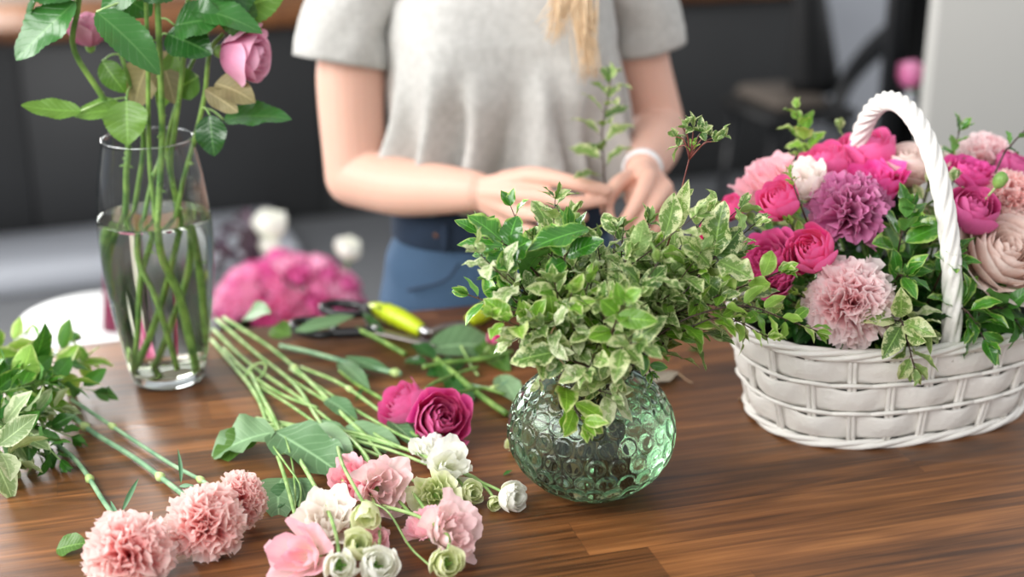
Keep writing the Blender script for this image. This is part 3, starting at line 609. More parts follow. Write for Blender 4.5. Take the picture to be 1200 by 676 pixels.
# t-shirt: torso with draped folds, sleeves with open hems
def shirt():
    nz = 56; na = 160; a = np.linspace(0, 2 * PI, na + 1)[:-1]; zs = np.linspace(1.014, 1.40, nz)
    kx = np.array([1.01, 1.022, 1.038, 1.06, 1.12, 1.2, 1.28, 1.33, 1.36, 1.385, 1.40]); hx = np.interp(zs, kx, [.150, .158, .176, .176, .174, .176, .176, .168, .135, .085, .075])
    hy = np.interp(zs, kx, [.100, .106, .125, .124, .124, .128, .118, .100, .082, .066, .060])
    g = rs(21); P = np.zeros((nz, na, 3))
    fl = [(-1.95, .012, .16, 0.6), (-1.35, .015, .13, -.5), (-1.75, -.010, .10, .9), (-1.05, .010, .10, -.9), (-2.35, .014, .14, .9), (-2.75, .012, .18, .4), (-.65, .014, .16, -.6), (-.3, .01, .15, 0), (-1.55, .009, .07, .3), (-2.1, -.010, .08, .7)]
    for i, z in enumerate(zs):
        low = np.clip((1.26 - z) / .16, 0, 1); fall = low * np.clip((z - 1.014) / .03, .15, 1)
        r = np.zeros(na)
        for (c0, amp, w, sl) in fl:
            amp = amp * 2.6; w = w * .75; cc = c0 + sl * (z - 1.0); dd = (a - cc + PI) % (2 * PI) - PI; r += amp * np.exp(-(dd / w) ** 2) * fall
        r += .004 * np.sin(a * 9 + z * 30) * fall + .0035 * np.sin(a * 5 - z * 60) * np.clip((1.08 - z) / .05, 0, 1)
        bust = np.exp(-((z - 1.235) / .06) ** 2) * (np.exp(-((a + PI / 2 - .45) / .35) ** 2) + np.exp(-((a + PI / 2 + .45) / .35) ** 2)) * 0
        aa = (a + PI) % (2 * PI) - PI
        bust = np.exp(-((z - 1.245) / .07) ** 2) * (np.exp(-((aa + PI / 2 - .5) / .36) ** 2) + np.exp(-((aa + PI / 2 + .5) / .36) ** 2)) * .026
        c, s = np.cos(a), np.sin(a); e = 2.4
        x = hx[i] * np.sign(c) * abs(c) ** (2 / e); y = hy[i] * np.sign(s) * abs(s) ** (2 / e); k = 1 + (r + bust) / .12
        P[i] = np.array([pl(p * q2, t * q2, z) for p, t, q2 in zip(x, y, k)])
    m = MB(); m.grid(P, closed=True)
    def sleeve(pts, r0, r1, seed):
        Q = spline(pts, 22); t = np.gradient(Q, axis=0); t /= np.linalg.norm(t, axis=1)[:, None]; n = 48; A = np.linspace(0, 2 * PI, n + 1)[:-1]; g = rs(seed); rr = np.linspace(r0, r1, 22); rings = []
        ax = nrm(px_ - t[0] * np.dot(px_, t[0]))
        for i in range(22):
            ax = nrm(ax - t[i] * np.dot(ax, t[i])); b = np.cross(t[i], ax); w = rr[i] * (1 + .035 * np.sin(A * 3 + i * .25 + seed) + .02 * np.sin(A * 7 - i * .4)) + (.0015 if i in (18, 19, 20, 21) else 0)
            rings.append(Q[i] + (np.cos(A) * w)[:, None] * ax + (np.sin(A) * w)[:, None] * b)
        last = rings[-1]; ctr = Q[-1]; rings.append(last * .96 + ctr * .04); rings.append((last * .93 + ctr * .07) - t[-1] * .004); rings.append(rings[-5] * .9 + Q[-3] * .1)
        m.grid(np.array(rings), closed=True)
    sleeve([D(476, -50, 2.16), D(440, -25, 2.145), D(408, 20, 2.13), D(399, 73, 2.118)], .060, .069, 1)
    sleeve([D(700, -45, 2.21), D(726, -25, 2.23), D(750, 10, 2.243), D(758, 54, 2.25)], .062, .061, 2)
    o = m.build('tshirt', M['shirt'], person)
    sd = o.modifiers.new('s', 'SOLIDIFY'); sd.thickness = .0015
shirt()
# jeans
def jeans():
    zs = np.linspace(.74, 1.0, 26); na = 96; a = np.linspace(0, 2 * PI, na + 1)[:-1]; P = []
    for z in zs:
        hx = np.interp(z, [.74, .8, .86, .93, .965, .99], [.178, .190, .197, .186, .170, .160]); hy = np.interp(z, [.74, .8, .86, .93, .965, .99], [.115, .120, .124, .118, .110, .104])
        r = 1 + .012 * np.sin(a * 6 + z * 40) + .01 * np.sin(a * 3 - z * 55); c, s = np.cos(a), np.sin(a); e = 2.3
        P.append([pl(p * k, q_ * k, z) for p, q_, k in zip(hx * np.sign(c) * abs(c) ** (2 / e), hy * np.sign(s) * abs(s) ** (2 / e), r)])
    m = MB(); m.grid(np.array([[np.mean(P[0], axis=0)] * na] + P), closed=True)
    for sx in (-1, 1):
        m.tube(spline([pl(sx * .09, 0, .80), pl(sx * .094, -.005, .65), pl(sx * .096, -.01, .45), pl(sx * .1, .0, .28), pl(sx * .1, .015, .10)], 24), np.interp(np.linspace(0, 1, 24), [0, .3, .55, .75, 1], [.100, .088, .068, .058, .05]) , 28)
    j = m.build('jeans', M['jeans'], person)
    P = []
    for z, o_ in ((.966, .001), (.970, .005), (1.024, .009), (1.029, .006), (1.024, -.003)):
        hx = np.interp(z, [.95, .965, 1.0], [.177, .172, .164]) + o_; hy = np.interp(z, [.95, .965, 1.0], [.114, .111, .112]) + o_; c, s = np.cos(a), np.sin(a); e = 2.3
        P.append([pl(p, q_, z) for p, q_ in zip(hx * np.sign(c) * abs(c) ** (2 / e), hy * np.sign(s) * abs(s) ** (2 / e))])
    m = MB(); m.grid(np.array(P), closed=True); m.build('waistband', M['jeansd'], j)
    # front pocket seams and yoke in darker denim
    for sx in (-1, 1):
        m = MB(); m.tube(spline([pl(sx * .09, -.122, .955), pl(sx * .115, -.124, .93), pl(sx * .165, -.085, .905)], 14), .0022, 6); m.build('pocket_seam', M['jeansd'], j)
    for x, y in ((513, 274), (538, 271)):
        p = D(x, y, 2.0); 
        m = MB(); q2 = D(x, y, 2.047); ax = CAM - q2; m.tube([q2 - nrm(ax) * .012, q2 + nrm(ax) * .006, q2 + nrm(ax) * .008], [.007, .007, .004], 14); m.build('button', M['copper'], j)
    for x in (-.11, .0, .11):
        m = MB(); m.box(pl(x, -.122 + .35 * x * x, .995), (.010, .006, .045), YAW, bev=.002); m.build('belt_loop', M['jeansd'], j)
jeans()
# hair: cap above the frame and a loose lock over the chest
def hair():
    g = rs(5); m = MB(); m.ell(pl(0, .028, HZ + .02), (.086, .098, .112), 20)
    for i in range(160):
        s = g.normal(0, 1); top = D(663 + s * 11, -110, 2.09); 
        if i < 110: end = D(690 + g.normal(0, 6) + s * 3, 75 + g.uniform(-55, 25), 2.002)
        else: end = D(650 + g.normal(0, 8), 30 + g.uniform(-15, 25), 2.0)
        mid = D(678 + s * 8 - (18 if i >= 110 else 0), -10 + g.normal(0, 6), 2.005 + g.normal(0, .005)); st = pl(.05, .0, HZ + .03)
        m.tube(spline([st, top, mid, end], 16), np.linspace(.0024, .0006, 16), 5)
    m.build('hair', M['hair'], person)
hair()
# sprig held in the fingers
hs = [D(706, 262, 1.865), D(709, 230, 1.862), D(707, 190, 1.862), D(706, 150, 1.862), D(712, 115, 1.865), D(716, 92, 1.868)]
held = sprig('pittosporum_sprig', 'upright pale leafy sprig pinched between the fingertips of both hands', 'foliage', hs, 31, mat='var', n=15, L=.052, W=.027, t0=.30, r=.0017, curl=1.1, spread=1.2, tipL=.5, upw=.8)

# ================================================================== TALL GLASS VASE WITH ROSES
tvc = T(198, 443) ; VY = tvc[1]
def interp_prof(zs, kz, kr):
    P = spline([(z, r, 0) for z, r in zip(kz, kr)], 200); return np.interp(zs, P[:, 0], P[:, 1])
TVZ = [.0, .05, .11, .17, .22, .27, .30, .322]; TVR = [.047, .056, .065, .0705, .0705, .0655, .060, .0555]
zz = np.linspace(.004, .322, 60); rr = interp_prof(zz, TVZ, TVR)
WL = .224; base3 = np.array([tvc[0], tvc[1], TZ])
vase_t = thing('tall_glass_vase', 'tall clear glass vase half filled with water holding rose stems', 'vase', base3)
m = MB(); m.lathe([(.001, .0005), (.040, .0005), (.0455, .002), (.0475, .006)] + [(r, z) for z, r in zip(zz[1:], rr[1:])] + [(rr[-1] + .0004, .3232), (rr[-1], .3242), (rr[-1] - .0012, .3236)], base3, 96); m.build('glass_wall', M['tglass'], vase_t)
m = MB(); m.lathe([(.001, .0015), (.038, .0015), (.044, .003), (.0462, .007), (.0478, .015), (.0478, .017), (.040, .0165), (.020, .0155), (.001, .0150)], base3, 96); m.build('thick_glass_base', M['cglass'], vase_t)
m = MB(); a = np.linspace(0, 2 * PI, 97)[:-1]; b = np.linspace(0, 2 * PI, 9)
P = np.array([[base3 + [math.cos(x) * (rr[-1] + .0010 * math.cos(y)), math.sin(x) * (rr[-1] + .0010 * math.cos(y)), .3235 + .0010 * math.sin(y)] for x in a] for y in b]); m.grid(P, closed=True); m.build('rim', M['cglass'], vase_t)
zw = np.linspace(.0175, WL, 40); rw_ = interp_prof(zw, TVZ, TVR) - .0012
m = MB(); m.lathe([(.0005, .0172), (.03, .0172)] + [(r, z) for z, r in zip(zw, rw_)] + [(rw_[-1] - .003, WL - .0008), (.0005, WL - .001)], base3, 96); m.build('water', M['water'], vase_t)
def V(x, y, dy=0.0): return D(x, y, VY + dy)
def rosestem(label, path, rad, seed, leaves=(), head=None, mat='pinkrose', leafm='rosel', group=None, thorns=5, extra=()):
    P = spline([V(*p) for p in path], 40); root = thing('pink_rose', label, 'rose', P[0], group); rad *= 1.25; m = MB(); m.tube(P, np.linspace(rad * 1.05, rad * .85, 40), 10); rng = rs(seed)
    st = m.build('stem', M['stemd'], root)
    tm = MB()
    for k in range(thorns):
        i = int(rng.uniform(12, 36)); tg = nrm(P[i + 1] - P[i]); sd = nrm(np.cross(tg, rng.normal(0, 1, 3))); tm.tube([P[i] + sd * rad * .7, P[i] + sd * (rad + .0025) - tg * .001, P[i] + sd * (rad + .0045) - tg * .0025], [.0018, .001, .0002], 6)
    if thorns: tm.build('thorn', M['budgreen'], st)
    if leaves:
        lm = MB(); stalks = []
        for lf in leaves:
            A = V(*lf[0]); Bp = V(*lf[1]); leafAB(lm, A, Bp, lf[2] * 1.2, rng, curl=lf[3] if len(lf) > 3 else .5, serr=.035, nl=26, nw=8, wave=.05, fold=.22, a=.8, b=.72, up=lf[4] if len(lf) > 4 else None)
            i = int(np.argmin(np.linalg.norm(P - A, axis=1))); pm = MB(); pm.tube(spline([P[i], (P[i] + A) / 2 + UP * .004, A], 6), [.0013] * 6, 6); stalks.append(pm)
        lo = lm.build('leaves', M[leafm], root); [q_.build('leaf_stalk', M['stemg'], lo) for q_ in stalks]
    for (ls, lmname, nm) in extra:
        lm = MB()
        for lf in ls: leafAB(lm, V(*lf[0]), V(*lf[1]), lf[2], rng, curl=lf[3] if len(lf) > 3 else .5, nl=14, nw=8, wave=.12, fold=.3, a=.8, b=.7, up=lf[4] if len(lf) > 4 else None)
        lm.build(nm, M[lmname], root)
    if head:
        c, ax, R = head; c = V(*c); m = MB(); rose_mb(m, c, ax, R, seed=seed, **{**PEO, 'n': 22, 'curl': .28, 'vout': 1.75, 'H': 1.75, 'span': 1.0, 'nu': 12, 'nv': 12, 'wave': .03}); m.build('flower_head', M[mat], root)
        m = MB(); calyx_mb(m, c - nrm(ax) * R * .95, ax, R * .75, seed=seed); m.build('calyx', M['budgreen'], root)
    return root
CAMF = nrm(CAM - base3)
rosestem('pink rose with drooping bloom on the right side above the tall vase', [(172, 424, .01), (182, 380, .01), (196, 310, 0), (214, 215, 0), (229, 160, 0), (240, 110, 0), (246, 60, 0), (262, 40, .01)], .0026, 1,
    leaves=[((262, 140, -.01), (339, 134, -.02), .036, .5, nrm([.1, -.5, .9])), ((246, 135, -.02), (252, 182, -.03), .034, .4, nrm([-.1, -.9, .4]))],
    head=((290, 66, -.005), nrm([.85, -.25, -.1]), .034), extra=[([((252, 98, -.015), (300, 118, -.03), .040, .9, nrm([.2, -.8, .6])), ((240, 105, -.02), (284, 132, -.03), .026, -.8, nrm([-.4, -.8, .3]))], 'brownl', 'faded_leaf')])
rosestem('pink rose leaning left out of the tall vase with a small bud at its top', [(158, 436, .02), (146, 380, .015), (140, 320, .015), (147, 250, .01), (148, 200, 0), (149, 165, 0), (118, 110, -.01), (86, 56, -.02), (92, 5, -.02), (96, -60, -.01)], .0031, 2,
    leaves=[((88, 2, -.03), (32, 78, -.05), .052, .35, nrm([-.3, -.8, .7])), ((92, -8, -.03), (20, -20, -.02), .04), ((60, -30, -.03), (22, 42, 0), .03, .4, nrm([-.9, -.3, .2]))],
    head=((104, 32, .015), nrm([.05, -.1, 1]), .024), thorns=7)
rosestem('pink rose whose bright toothed leaf arches over the middle of the tall vase', [(164, 440, -.01), (168, 380, -.015), (170, 320, -.01), (181, 260, -.01), (176, 200, -.015), (174, 150, -.015), (173, 60, -.02), (168, -80, -.02)], .0024, 3,
    leaves=[((113, 14, -.05), (189, 80, -.07), .042, .55, nrm([.1, -.7, .8])), ((165, -20, -.03), (118, 12, -.04), .03), ((130, -15, 0), (175, 20, 0), .045, .5)], thorns=4,
    head=((160, -110, 0), UP, .035))
rosestem('straight green rose stem rising through the middle of the tall vase', [(222, 432, .005), (214, 390, .005), (204, 340, 0), (186, 285, -.02), (187, 220, -.02), (190, 160, -.02), (187, 60, -.02), (180, -90, -.02)], .0034, 4,
    leaves=[((205, 30, -.02), (262, 28, -.03), .05, .6, nrm([.1, -.7, .7])), ((196, 40, -.02), (248, 62, -.04), .044, .5, nrm([.2, -.8, .5])), ((215, -15, -.02), (150, -12, -.02), .042, .5)], head=((184, -120, 0), UP, .035), thorns=8)
rosestem('rose stem bending right behind the middle stem of the tall vase', [(231, 425, .02), (224, 370, .02), (220, 320, .02), (215, 270, .01), (200, 200, .0), (205, 150, .0), (214, 80, 0), (226, -70, 0)], .0029, 5,
    leaves=[((225, 10, -.01), (304, 38, -.04), .036, .7, nrm([.1, -.6, .8])), ((245, -5, -.01), (262, -30, 0), .04), ((240, 12, 0), (300, -12, .01), .05)], head=((230, -105, 0), UP, .035))
rosestem('rose stem standing at the back of the tall vase with pale lower leaves', [(152, 415, .03), (158, 350, .03), (152, 290, .03), (160, 230, .025), (168, 160, .02), (150, 90, .01), (130, 20, .02), (125, -70, .02)], .0026, 6,
    leaves=[((150, 130, -.01), (88, 138, -.03), .032, .6, nrm([0, -.6, .9])), ((148, 118, -.03), (152, 168, -.05), .046, .4, nrm([0, -1, .3])), ((120, 72, 0), (146, 108, -.01), .026, .8, nrm([-.3, -.6, .7])), ((95, 130, -.03), (26, 124, -.05), .024, -.4, nrm([0, -.7, .7]))], leafm='rosel2', head=((125, -100, .02), UP, .033))
rosestem('thin rose stem crossing towards the right rear of the tall vase', [(187, 418, .03), (196, 370, .03), (208, 300, .035), (205, 230, .03), (196, 170, .03), (218, 90, .03), (250, 20, .04), (262, -60, .04)], .0022, 7,
    leaves=[((262, 20, .03), (335, -5, .03), .06, .5, nrm([.2, -.7, .6])), ((232, 90, .02), (205, 110, .02), .04), ((258, 10, .0), (304, 28, .0), .05, .5, nrm([.1, -.8, .6]))], leafm='rosel2', head=((264, -90, .04), UP, .033),
    extra=[([((205, 60, .02), (190, 130, .01), .03, .6)], 'rosel2', 'lower_leaf')])
rosestem('short rose stem ending in fallen brownish leaves above the vase rim', [(206, 430, -.02), (196, 390, -.02), (182, 340, -.02), (166, 290, -.01), (176, 220, 0), (190, 175, .01), (186, 120, .02), (170, 60, .03)], .0025, 8, leaves=[((176, 70, .02), (150, 122, .0), .04, .5), ((186, 60, .03), (206, 120, .0), .035, .6)], leafm='brownl', thorns=3)

# ================================================================== ROUND GREEN BUBBLE VASE
GX = (693 - 600) * mpp(D(693, 500, 1.41)); GC = np.array([GX, 1.41, TZ]); GA, GB, GZ = .0905, .0745, .0735
def globe_r(z): return GA * np.sqrt(np.clip(1 - ((z - GZ) / GB) ** 2, 0, 1))
def globe():
    root = thing('green_bubble_vase', 'round green tinted glass vase covered in raised bubbles full of sprigs', 'vase', GC)
    NA = 560; phi = np.linspace(0, 2 * PI, NA + 1)[:-1]
    # outer profile by angle from the bottom
    th = np.linspace(.0, 1, 190); t0, t1 = .0, PI - math.asin(.044 / GA); T_ = np.linspace(math.asin(.034 / GA), t1, 190)
    ro = GA * np.sin(T_); zo = GZ - GB * np.cos(T_)
    # arc length and bubble rows
    ds = np.concatenate([[0], np.cumsum(np.hypot(np.diff(ro), np.diff(zo)))]); rows = np.arange(.010, ds[-1] - .006, .0205); cen = []
    for k, s_ in enumerate(rows):
        r_ = np.interp(s_, ds, ro); z_ = np.interp(s_, ds, zo); n = max(8, int(round(2 * PI * r_ / .0222)))
        n = 24 if 18 < n < 30 else n
        for j in range(n): a = (j + .5 * (k % 2)) * 2 * PI / n; cen.append((r_ * math.cos(a), r_ * math.sin(a), z_))
    cen = np.array(cen)
    P = np.stack([ro[:, None] * np.cos(phi), ro[:, None] * np.sin(phi), zo[:, None] * np.ones_like(phi)], -1); nr = P * np.array([1 / GA ** 2, 1 / GA ** 2, 0]); nr[..., 2] = (P[..., 2] - GZ) / GB ** 2; nr /= np.linalg.norm(nr, axis=-1)[..., None]
    F = P.reshape(-1, 3); dm = np.full(len(F), 9.0)
    for c in cen: dm = np.minimum(dm, ((F - c) ** 2).sum(1))
    q = np.sqrt(dm) / .0098; h = np.where(q < 1, .0026 * np.clip(1 - q ** 5, 0, 1) ** .5 - .0006 * (1 - q ** 2), 0)
    P = (F + nr.reshape(-1, 3) * h[:, None]).reshape(P.shape)
    def ringp(r, z): return np.stack([r * np.cos(phi), r * np.sin(phi), np.full_like(phi, z)], -1)
    zn = zo[-1]; bot = [ringp(.0005, .004), ringp(.02, .0035), ringp(.028, .001), ringp(.032, .0003)]
    lip = [ringp(.0438, zn + .002), ringp(.0432, zn + .005), ringp(.0445, zn + .009), ringp(.0468, zn + .0125), ringp(.0475, zn + .0142), ringp(.0462, zn + .0150), ringp(.0440, zn + .0135), ringp(.0412, zn + .009), ringp(.0402, zn + .005), ringp(.0404, zn + .001)]
    Ti = np.linspace(PI - math.asin(.0405 / (GA - .003)), math.asin(.02 / (GA - .003)), 60); inn = [ringp((GA - .003) * math.sin(t), GZ - (GB - .0035) * math.cos(t)) for t in Ti] + [ringp(.0005, .0055)]
    A = np.concatenate([np.array(bot), P, np.array(lip), np.array(inn)]) + GC
    m = MB(); m.grid(A, closed=True); m.build('glass_body', M['gglass'], root)
    zw = GZ + .036; ts = [t for t in Ti[::-1] if GZ - (GB - .0035) * math.cos(t) < zw]
    W = [ringp(.0005, .0053)] + [ringp((GA - .0027) * math.sin(t), GZ - (GB - .0032) * math.cos(t)) for t in ts] 
    W += [W[-1] * np.array([.99, .99, 1]) - [0, 0, .0003], ringp(.0005, W[-1][0][2] - .0004)]
    m = MB(); m.grid(np.array(W)[:, ::1][:, :] + GC, closed=True); m.build('water', M['water'], root)
globe()
NECK = GC + UP * (GZ + .068)
def gs(label, tip, mids=(), seed=0, twist=None, off=None, **kw):
    rng = rs(seed + 100); o = np.array([rng.normal(0, .014), rng.normal(0, .014), 0]) if off is None else np.array(off)
    t = D(*tip); d = nrm((t - NECK) * [1, 1, 0]); p0 = GC + np.array([-d[0] * .035, -d[1] * .035, .012 + .02 * rng.uniform()]) + o * .5; p1 = NECK + d * .020 + o
    path = [p0, p1] + [D(*q) for q in mids] + [t]
    if not mids: path.insert(2, (p1 + t) / 2 + UP * .012)
    return sprig('pittosporum_sprig', label, 'foliage', path, seed, **kw)
GL2 = dict(mat='glossy', L=.046, W=.026, n=9, t0=.5, r=.0015, wave=.10, curl=.8)
GG = 'leafy sprigs in the green bubble vase'
V1 = dict(mat='var', L=.047, W=.024, n=12, t0=.40, r=.0014, wave=.11, curl=.8, nl=12, fold=.18)
V2 = dict(mat='var2', L=.043, W=.022, n=12, t0=.40, r=.0014, wave=.13, curl=1.1, palet=None, nl=12, fold=.15)
def k(d, **o): e = {**d, **o}; e.pop('palet', None); return e
GL = dict(mat='glossy', L=.055, W=.027, n=10, t0=.55, r=.0016, wave=.07, curl=.6)
gs('glossy bright green sprig at the upper left of the bubble vase bouquet', (562, 272, 1.43), [(610, 330, 1.40)], 1, **k(GL))
gs('glossy sprig with large shining leaves just below the florist hands', (668, 270, 1.43), [(680, 340, 1.41)], 2, **k(GL, L=.060, W=.028))
gs('glossy toothed sprig leaning out at the far left of the bubble vase bouquet', (548, 345, 1.39), [(605, 370, 1.38)], 3, **k(GL, L=.044, W=.020, n=8))
lab = 'leafy sprig crowded into the middle of the bubble vase bouquet'
for i, (tip, mat) in enumerate([((592, 318, 1.36), V2), ((625, 288, 1.42), V1), ((650, 330, 1.33), V1), ((700, 285, 1.38), V1), ((735, 300, 1.36), V1), ((705, 352, 1.30), V1), ((670, 378, 1.31), V2), ((770, 290, 1.43), k(V1, mat='lime')), ((805, 300, 1.40), V1), ((748, 345, 1.32), V1), ((785, 345, 1.36), V1), ((615, 372, 1.33), k(V1, mat='lime', L=.038)), ((720, 310, 1.46), V1), ((640, 300, 1.47), V1), ((838, 290, 1.42), V1), ((690, 330, 1.36), k(V1, mat='lime')), ((735, 385, 1.31), V1), ((800, 325, 1.45), V1), ((760, 318, 1.48), V1), ((600, 340, 1.44), V1), ((690, 300, 1.50), V1), ((830, 250, 1.45), V1), ((858, 320, 1.42), V1), ((845, 345, 1.37), V1), ((600, 300, 1.45), GL2), ((640, 262, 1.46), GL2), ((580, 330, 1.40), GL2), ((760, 262, 1.47), V1)]):
    gs(lab, tip, (), 10 + i, group=GG, branch=2, **k(mat))
gs('variegated sprig whose pale toothed leaf points left over the vase shoulder', (600, 400, 1.315), [(668, 405, 1.335), (630, 385, 1.325)], 40, **k(V2, n=9))
gs('cream leaved sprig with a pale twig drooping over the front of the bubble vase', (665, 432, 1.30), [(652, 385, 1.325), (645, 405, 1.305)], 41, twig='palet', **k(V2, n=12, t0=.5, L=.03, W=.014, curl=1.5))
gs('small cream sprig hanging over the left shoulder of the bubble vase', (632, 446, 1.315), [(650, 405, 1.335)], 42, twig='palet', **k(V2, n=9, t0=.6, L=.028, W=.012, curl=1.4))
gs('freckled dark green sprig drooping over the front right vase rim', (722, 446, 1.31), [(716, 410, 1.33)], 43, **k(V1, n=8, t0=.6, L=.034, W=.020, curl=1.3))
gs('sprig hanging at the right rim of the bubble vase', (762, 436, 1.34), [(745, 402, 1.35)], 44, **k(V1, n=8, t0=.6, L=.030, W=.017, curl=1.3, mat='glossy'))
gs('fresh green oval leaved sprig facing front in the middle of the bouquet', (735, 352, 1.27), [(715, 395, 1.31)], 45, **k(V1, mat='lime', n=9, L=.040, W=.020, curl=.4, fold=.15, wave=.03, t0=.55))
gs('long sprig arching right across the basket with green oval leaves', (958, 388, 1.37), [(742, 415, 1.37), (800, 375, 1.36), (868, 358, 1.36), (915, 372, 1.37)], 46, **k(V1, mat='lime', n=22, L=.036, W=.018, curl=.9, t0=.42, wave=.08))
gs('upper right variegated sprig overlapping the basket flowers', (885, 262, 1.44), [(760, 380, 1.40), (830, 310, 1.42)], 47, **k(V1, n=20, L=.046, W=.025, t0=.38, wave=.16))
gs('broad leaved variegated sprig spreading right below the basket blooms', (915, 318, 1.40), [(760, 395, 1.39), (850, 345, 1.39)], 48, **k(V1, mat='lime', n=16, L=.046, W=.026, t0=.4, wave=.16))
gs('variegated sprig pointing right behind the long arching branch', (868, 300, 1.44), [(770, 370, 1.42)], 49, **k(V1, n=18, t0=.38, branch=1))
gs('dark twig sprig with drooping leaves in front of the basket corner', (900, 395, 1.36), [(760, 412, 1.37), (840, 372, 1.36)], 50, **k(V1, mat='lime', n=11, t0=.6, L=.036, W=.019, curl=1.3))
# the tall red stemmed sprig
tall = [GC + [.0, .01, .05], NECK + [.03, 0, .01], D(770, 320, 1.43), D(786, 275, 1.44), D(798, 225, 1.44), D(808, 185, 1.44), D(812, 170, 1.44)]
rt = sprig('pittosporum_sprig', 'slender red stemmed sprig standing high with a tuft of tiny leaves', 'foliage', tall, 55, mat='lime', twig='redtwig', n=5, L=.018, W=.009, t0=.86, r=.0014, spread=.8)
m = MB(); b2 = MB(); g_ = rs(77); top = tall[-1]
for (x, y) in ((792, 160), (800, 150), (812, 150), (822, 155), (830, 158), (838, 166), (795, 172), (844, 160)):
    e = D(x, y, 1.44 + g_.normal(0, .008)); m.tube(spline([D(808, 187, 1.44), (e + top) / 2, e], 6), np.linspace(.0009, .0006, 6), 5)
    for j in range(5): leafAB(b2, e, e + nrm(g_.normal(0, 1, 3) + (e - D(810, 180, 1.44)) * 40) * g_.uniform(.010, .018), .0085, g_, curl=.8, up=UP + g_.normal(0, .4, 3))
leafAB(b2, D(793, 272, 1.44), D(797, 214, 1.43), .020, g_, wave=.16, curl=.3); leafAB(b2, D(800, 232, 1.44), D(813, 222, 1.44), .009, g_)
m.build('twig_tuft', M['redtwig'], rt); b2.build('tip_leaves', M['var'], rt)

def explicit(label, path, leaves, seed, mat='glossy', twig='twig', **kw):
    P = spline([GC + UP * .04, NECK + (D(*path[0]) - NECK) * .15] + [D(*q_) for q_ in path], 24); root = thing('pittosporum_sprig', label, 'foliage', P[0]); m = MB(); m.tube(P, np.linspace(.0016, .0009, 24), 6); lm = MB(); rng = rs(seed)
    for a, b, w, up in leaves:
        A = D(*a); i = int(np.argmin(np.linalg.norm(P - A, axis=1))); m.tube([P[i], A], [.0008, .0007], 5); leafAB(lm, A, D(*b), w, rng, up=nrm(up), **{**dict(curl=.5, wave=.12, fold=.22, nl=14, nw=8, a=.85, b=.7), **kw})
    m.build('stem', M[twig], root); lm.build('leaves', M[mat], root)
explicit('sprig of large dark glossy leaves at the top left of the bubble vase bouquet', [(636, 330, 1.40), (606, 300, 1.39), (588, 282, 1.39)], [((590, 284, 1.39), (548, 254, 1.40), .030, (.1, -.5, 1)), ((596, 288, 1.385), (604, 250, 1.41), .026, (-.3, -.8, .5)), ((592, 296, 1.38), (566, 322, 1.36), .024, (-.3, -.8, .5)), ((598, 296, 1.375), (622, 280, 1.36), .028, (0, -.9, .6)), ((590, 288, 1.38), (536, 288, 1.38), .017, (0, -.4, 1)), ((604, 302, 1.37), (584, 312, 1.35), .026, (-.1, -.9, .4))], 801)
explicit('sprig with one broad shining leaf just under the fingertips', [(660, 330, 1.38), (662, 300, 1.37)], [((690, 268, 1.38), (622, 296, 1.355), .034, (0, -.35, 1)), ((664, 300, 1.37), (706, 282, 1.36), .024, (.2, -.6, .8)), ((660, 300, 1.37), (644, 262, 1.39), .022, (-.2, -.7, .6)), ((662, 306, 1.37), (640, 318, 1.35), .020, (-.1, -.7, .6))], 802)
explicit('sprig with a pair of bright oval leaves at the front centre of the bouquet', [(708, 420, 1.32), (716, 392, 1.29), (732, 352, 1.265)], [((722, 372, 1.27), (770, 376, 1.262), .021, (0, -1, .5)), ((722, 366, 1.27), (704, 352, 1.265), .019, (0, -1, .5)), ((732, 352, 1.265), (752, 340, 1.26), .016, (0, -.8, .7)), ((728, 358, 1.265), (722, 332, 1.265), .014, (0, -.8, .7)), ((716, 388, 1.29), (690, 398, 1.275), .019, (0, -1, .6))], 803, mat='lime', curl=.3, fold=.12, wave=.04)
explicit('sprig with a single toothed freckled leaf reaching left above the vase shoulder', [(690, 430, 1.33), (664, 420, 1.31), (654, 412, 1.30)], [((652, 412, 1.30), (600, 424, 1.285), .029, (.1, -.6, .9)), ((660, 416, 1.305), (640, 442, 1.295), .018, (-.1, -.9, .4)), ((664, 420, 1.31), (654, 392, 1.30), .016, (0, -.9, .5))], 804, mat='var', serr=.05)
explicit('sprig with wide pale wavy leaves at the right of the bouquet', [(745, 400, 1.38), (800, 345, 1.38), (838, 300, 1.39)], [((838, 300, 1.39), (846, 236, 1.40), .032, (-.5, -.8, .2)), ((842, 306, 1.385), (880, 330, 1.36), .030, (.1, -.7, .7)), ((832, 312, 1.385), (800, 280, 1.37), .026, (0, -.8, .6)), ((836, 304, 1.39), (872, 268, 1.40), .028, (.2, -.8, .6)), ((820, 326, 1.385), (858, 352, 1.37), .026, (.1, -.7, .7))], 805, mat='var', wave=.2)

# ================================================================== WHITE BASKET
BRT = math.radians(18); BU = np.array([math.cos(BRT), math.sin(BRT), 0]); BW = np.array([-math.sin(BRT), math.cos(BRT), 0]); BC = np.array([.468, 1.637, TZ]); BH = .132
def bpt(a, z, off=0.0):
    f = .84 + .16 * np.clip(z / BH, 0, 1) ** .8; ex = 2.5; c, s = math.cos(a), math.sin(a)
    x = (.200 * f) * math.copysign(abs(c) ** (2 / ex), c); y = (.128 * f) * math.copysign(abs(s) ** (2 / ex), s); n = nrm([x / .2 ** 2, y / .128 ** 2, 0])
    return BC + BU * (x + n[0] * off) + BW * (y + n[1] * off) + UP * z
def perim(n):  # equal arc-length angles
    a = np.linspace(0, 2 * PI, 2001); p = np.array([bpt(x, BH) for x in a]); d = np.concatenate([[0], np.cumsum(np.linalg.norm(np.diff(p, axis=0), axis=1))]); return np.interp(np.linspace(0, d[-1], n + 1)[:-1], d, a)
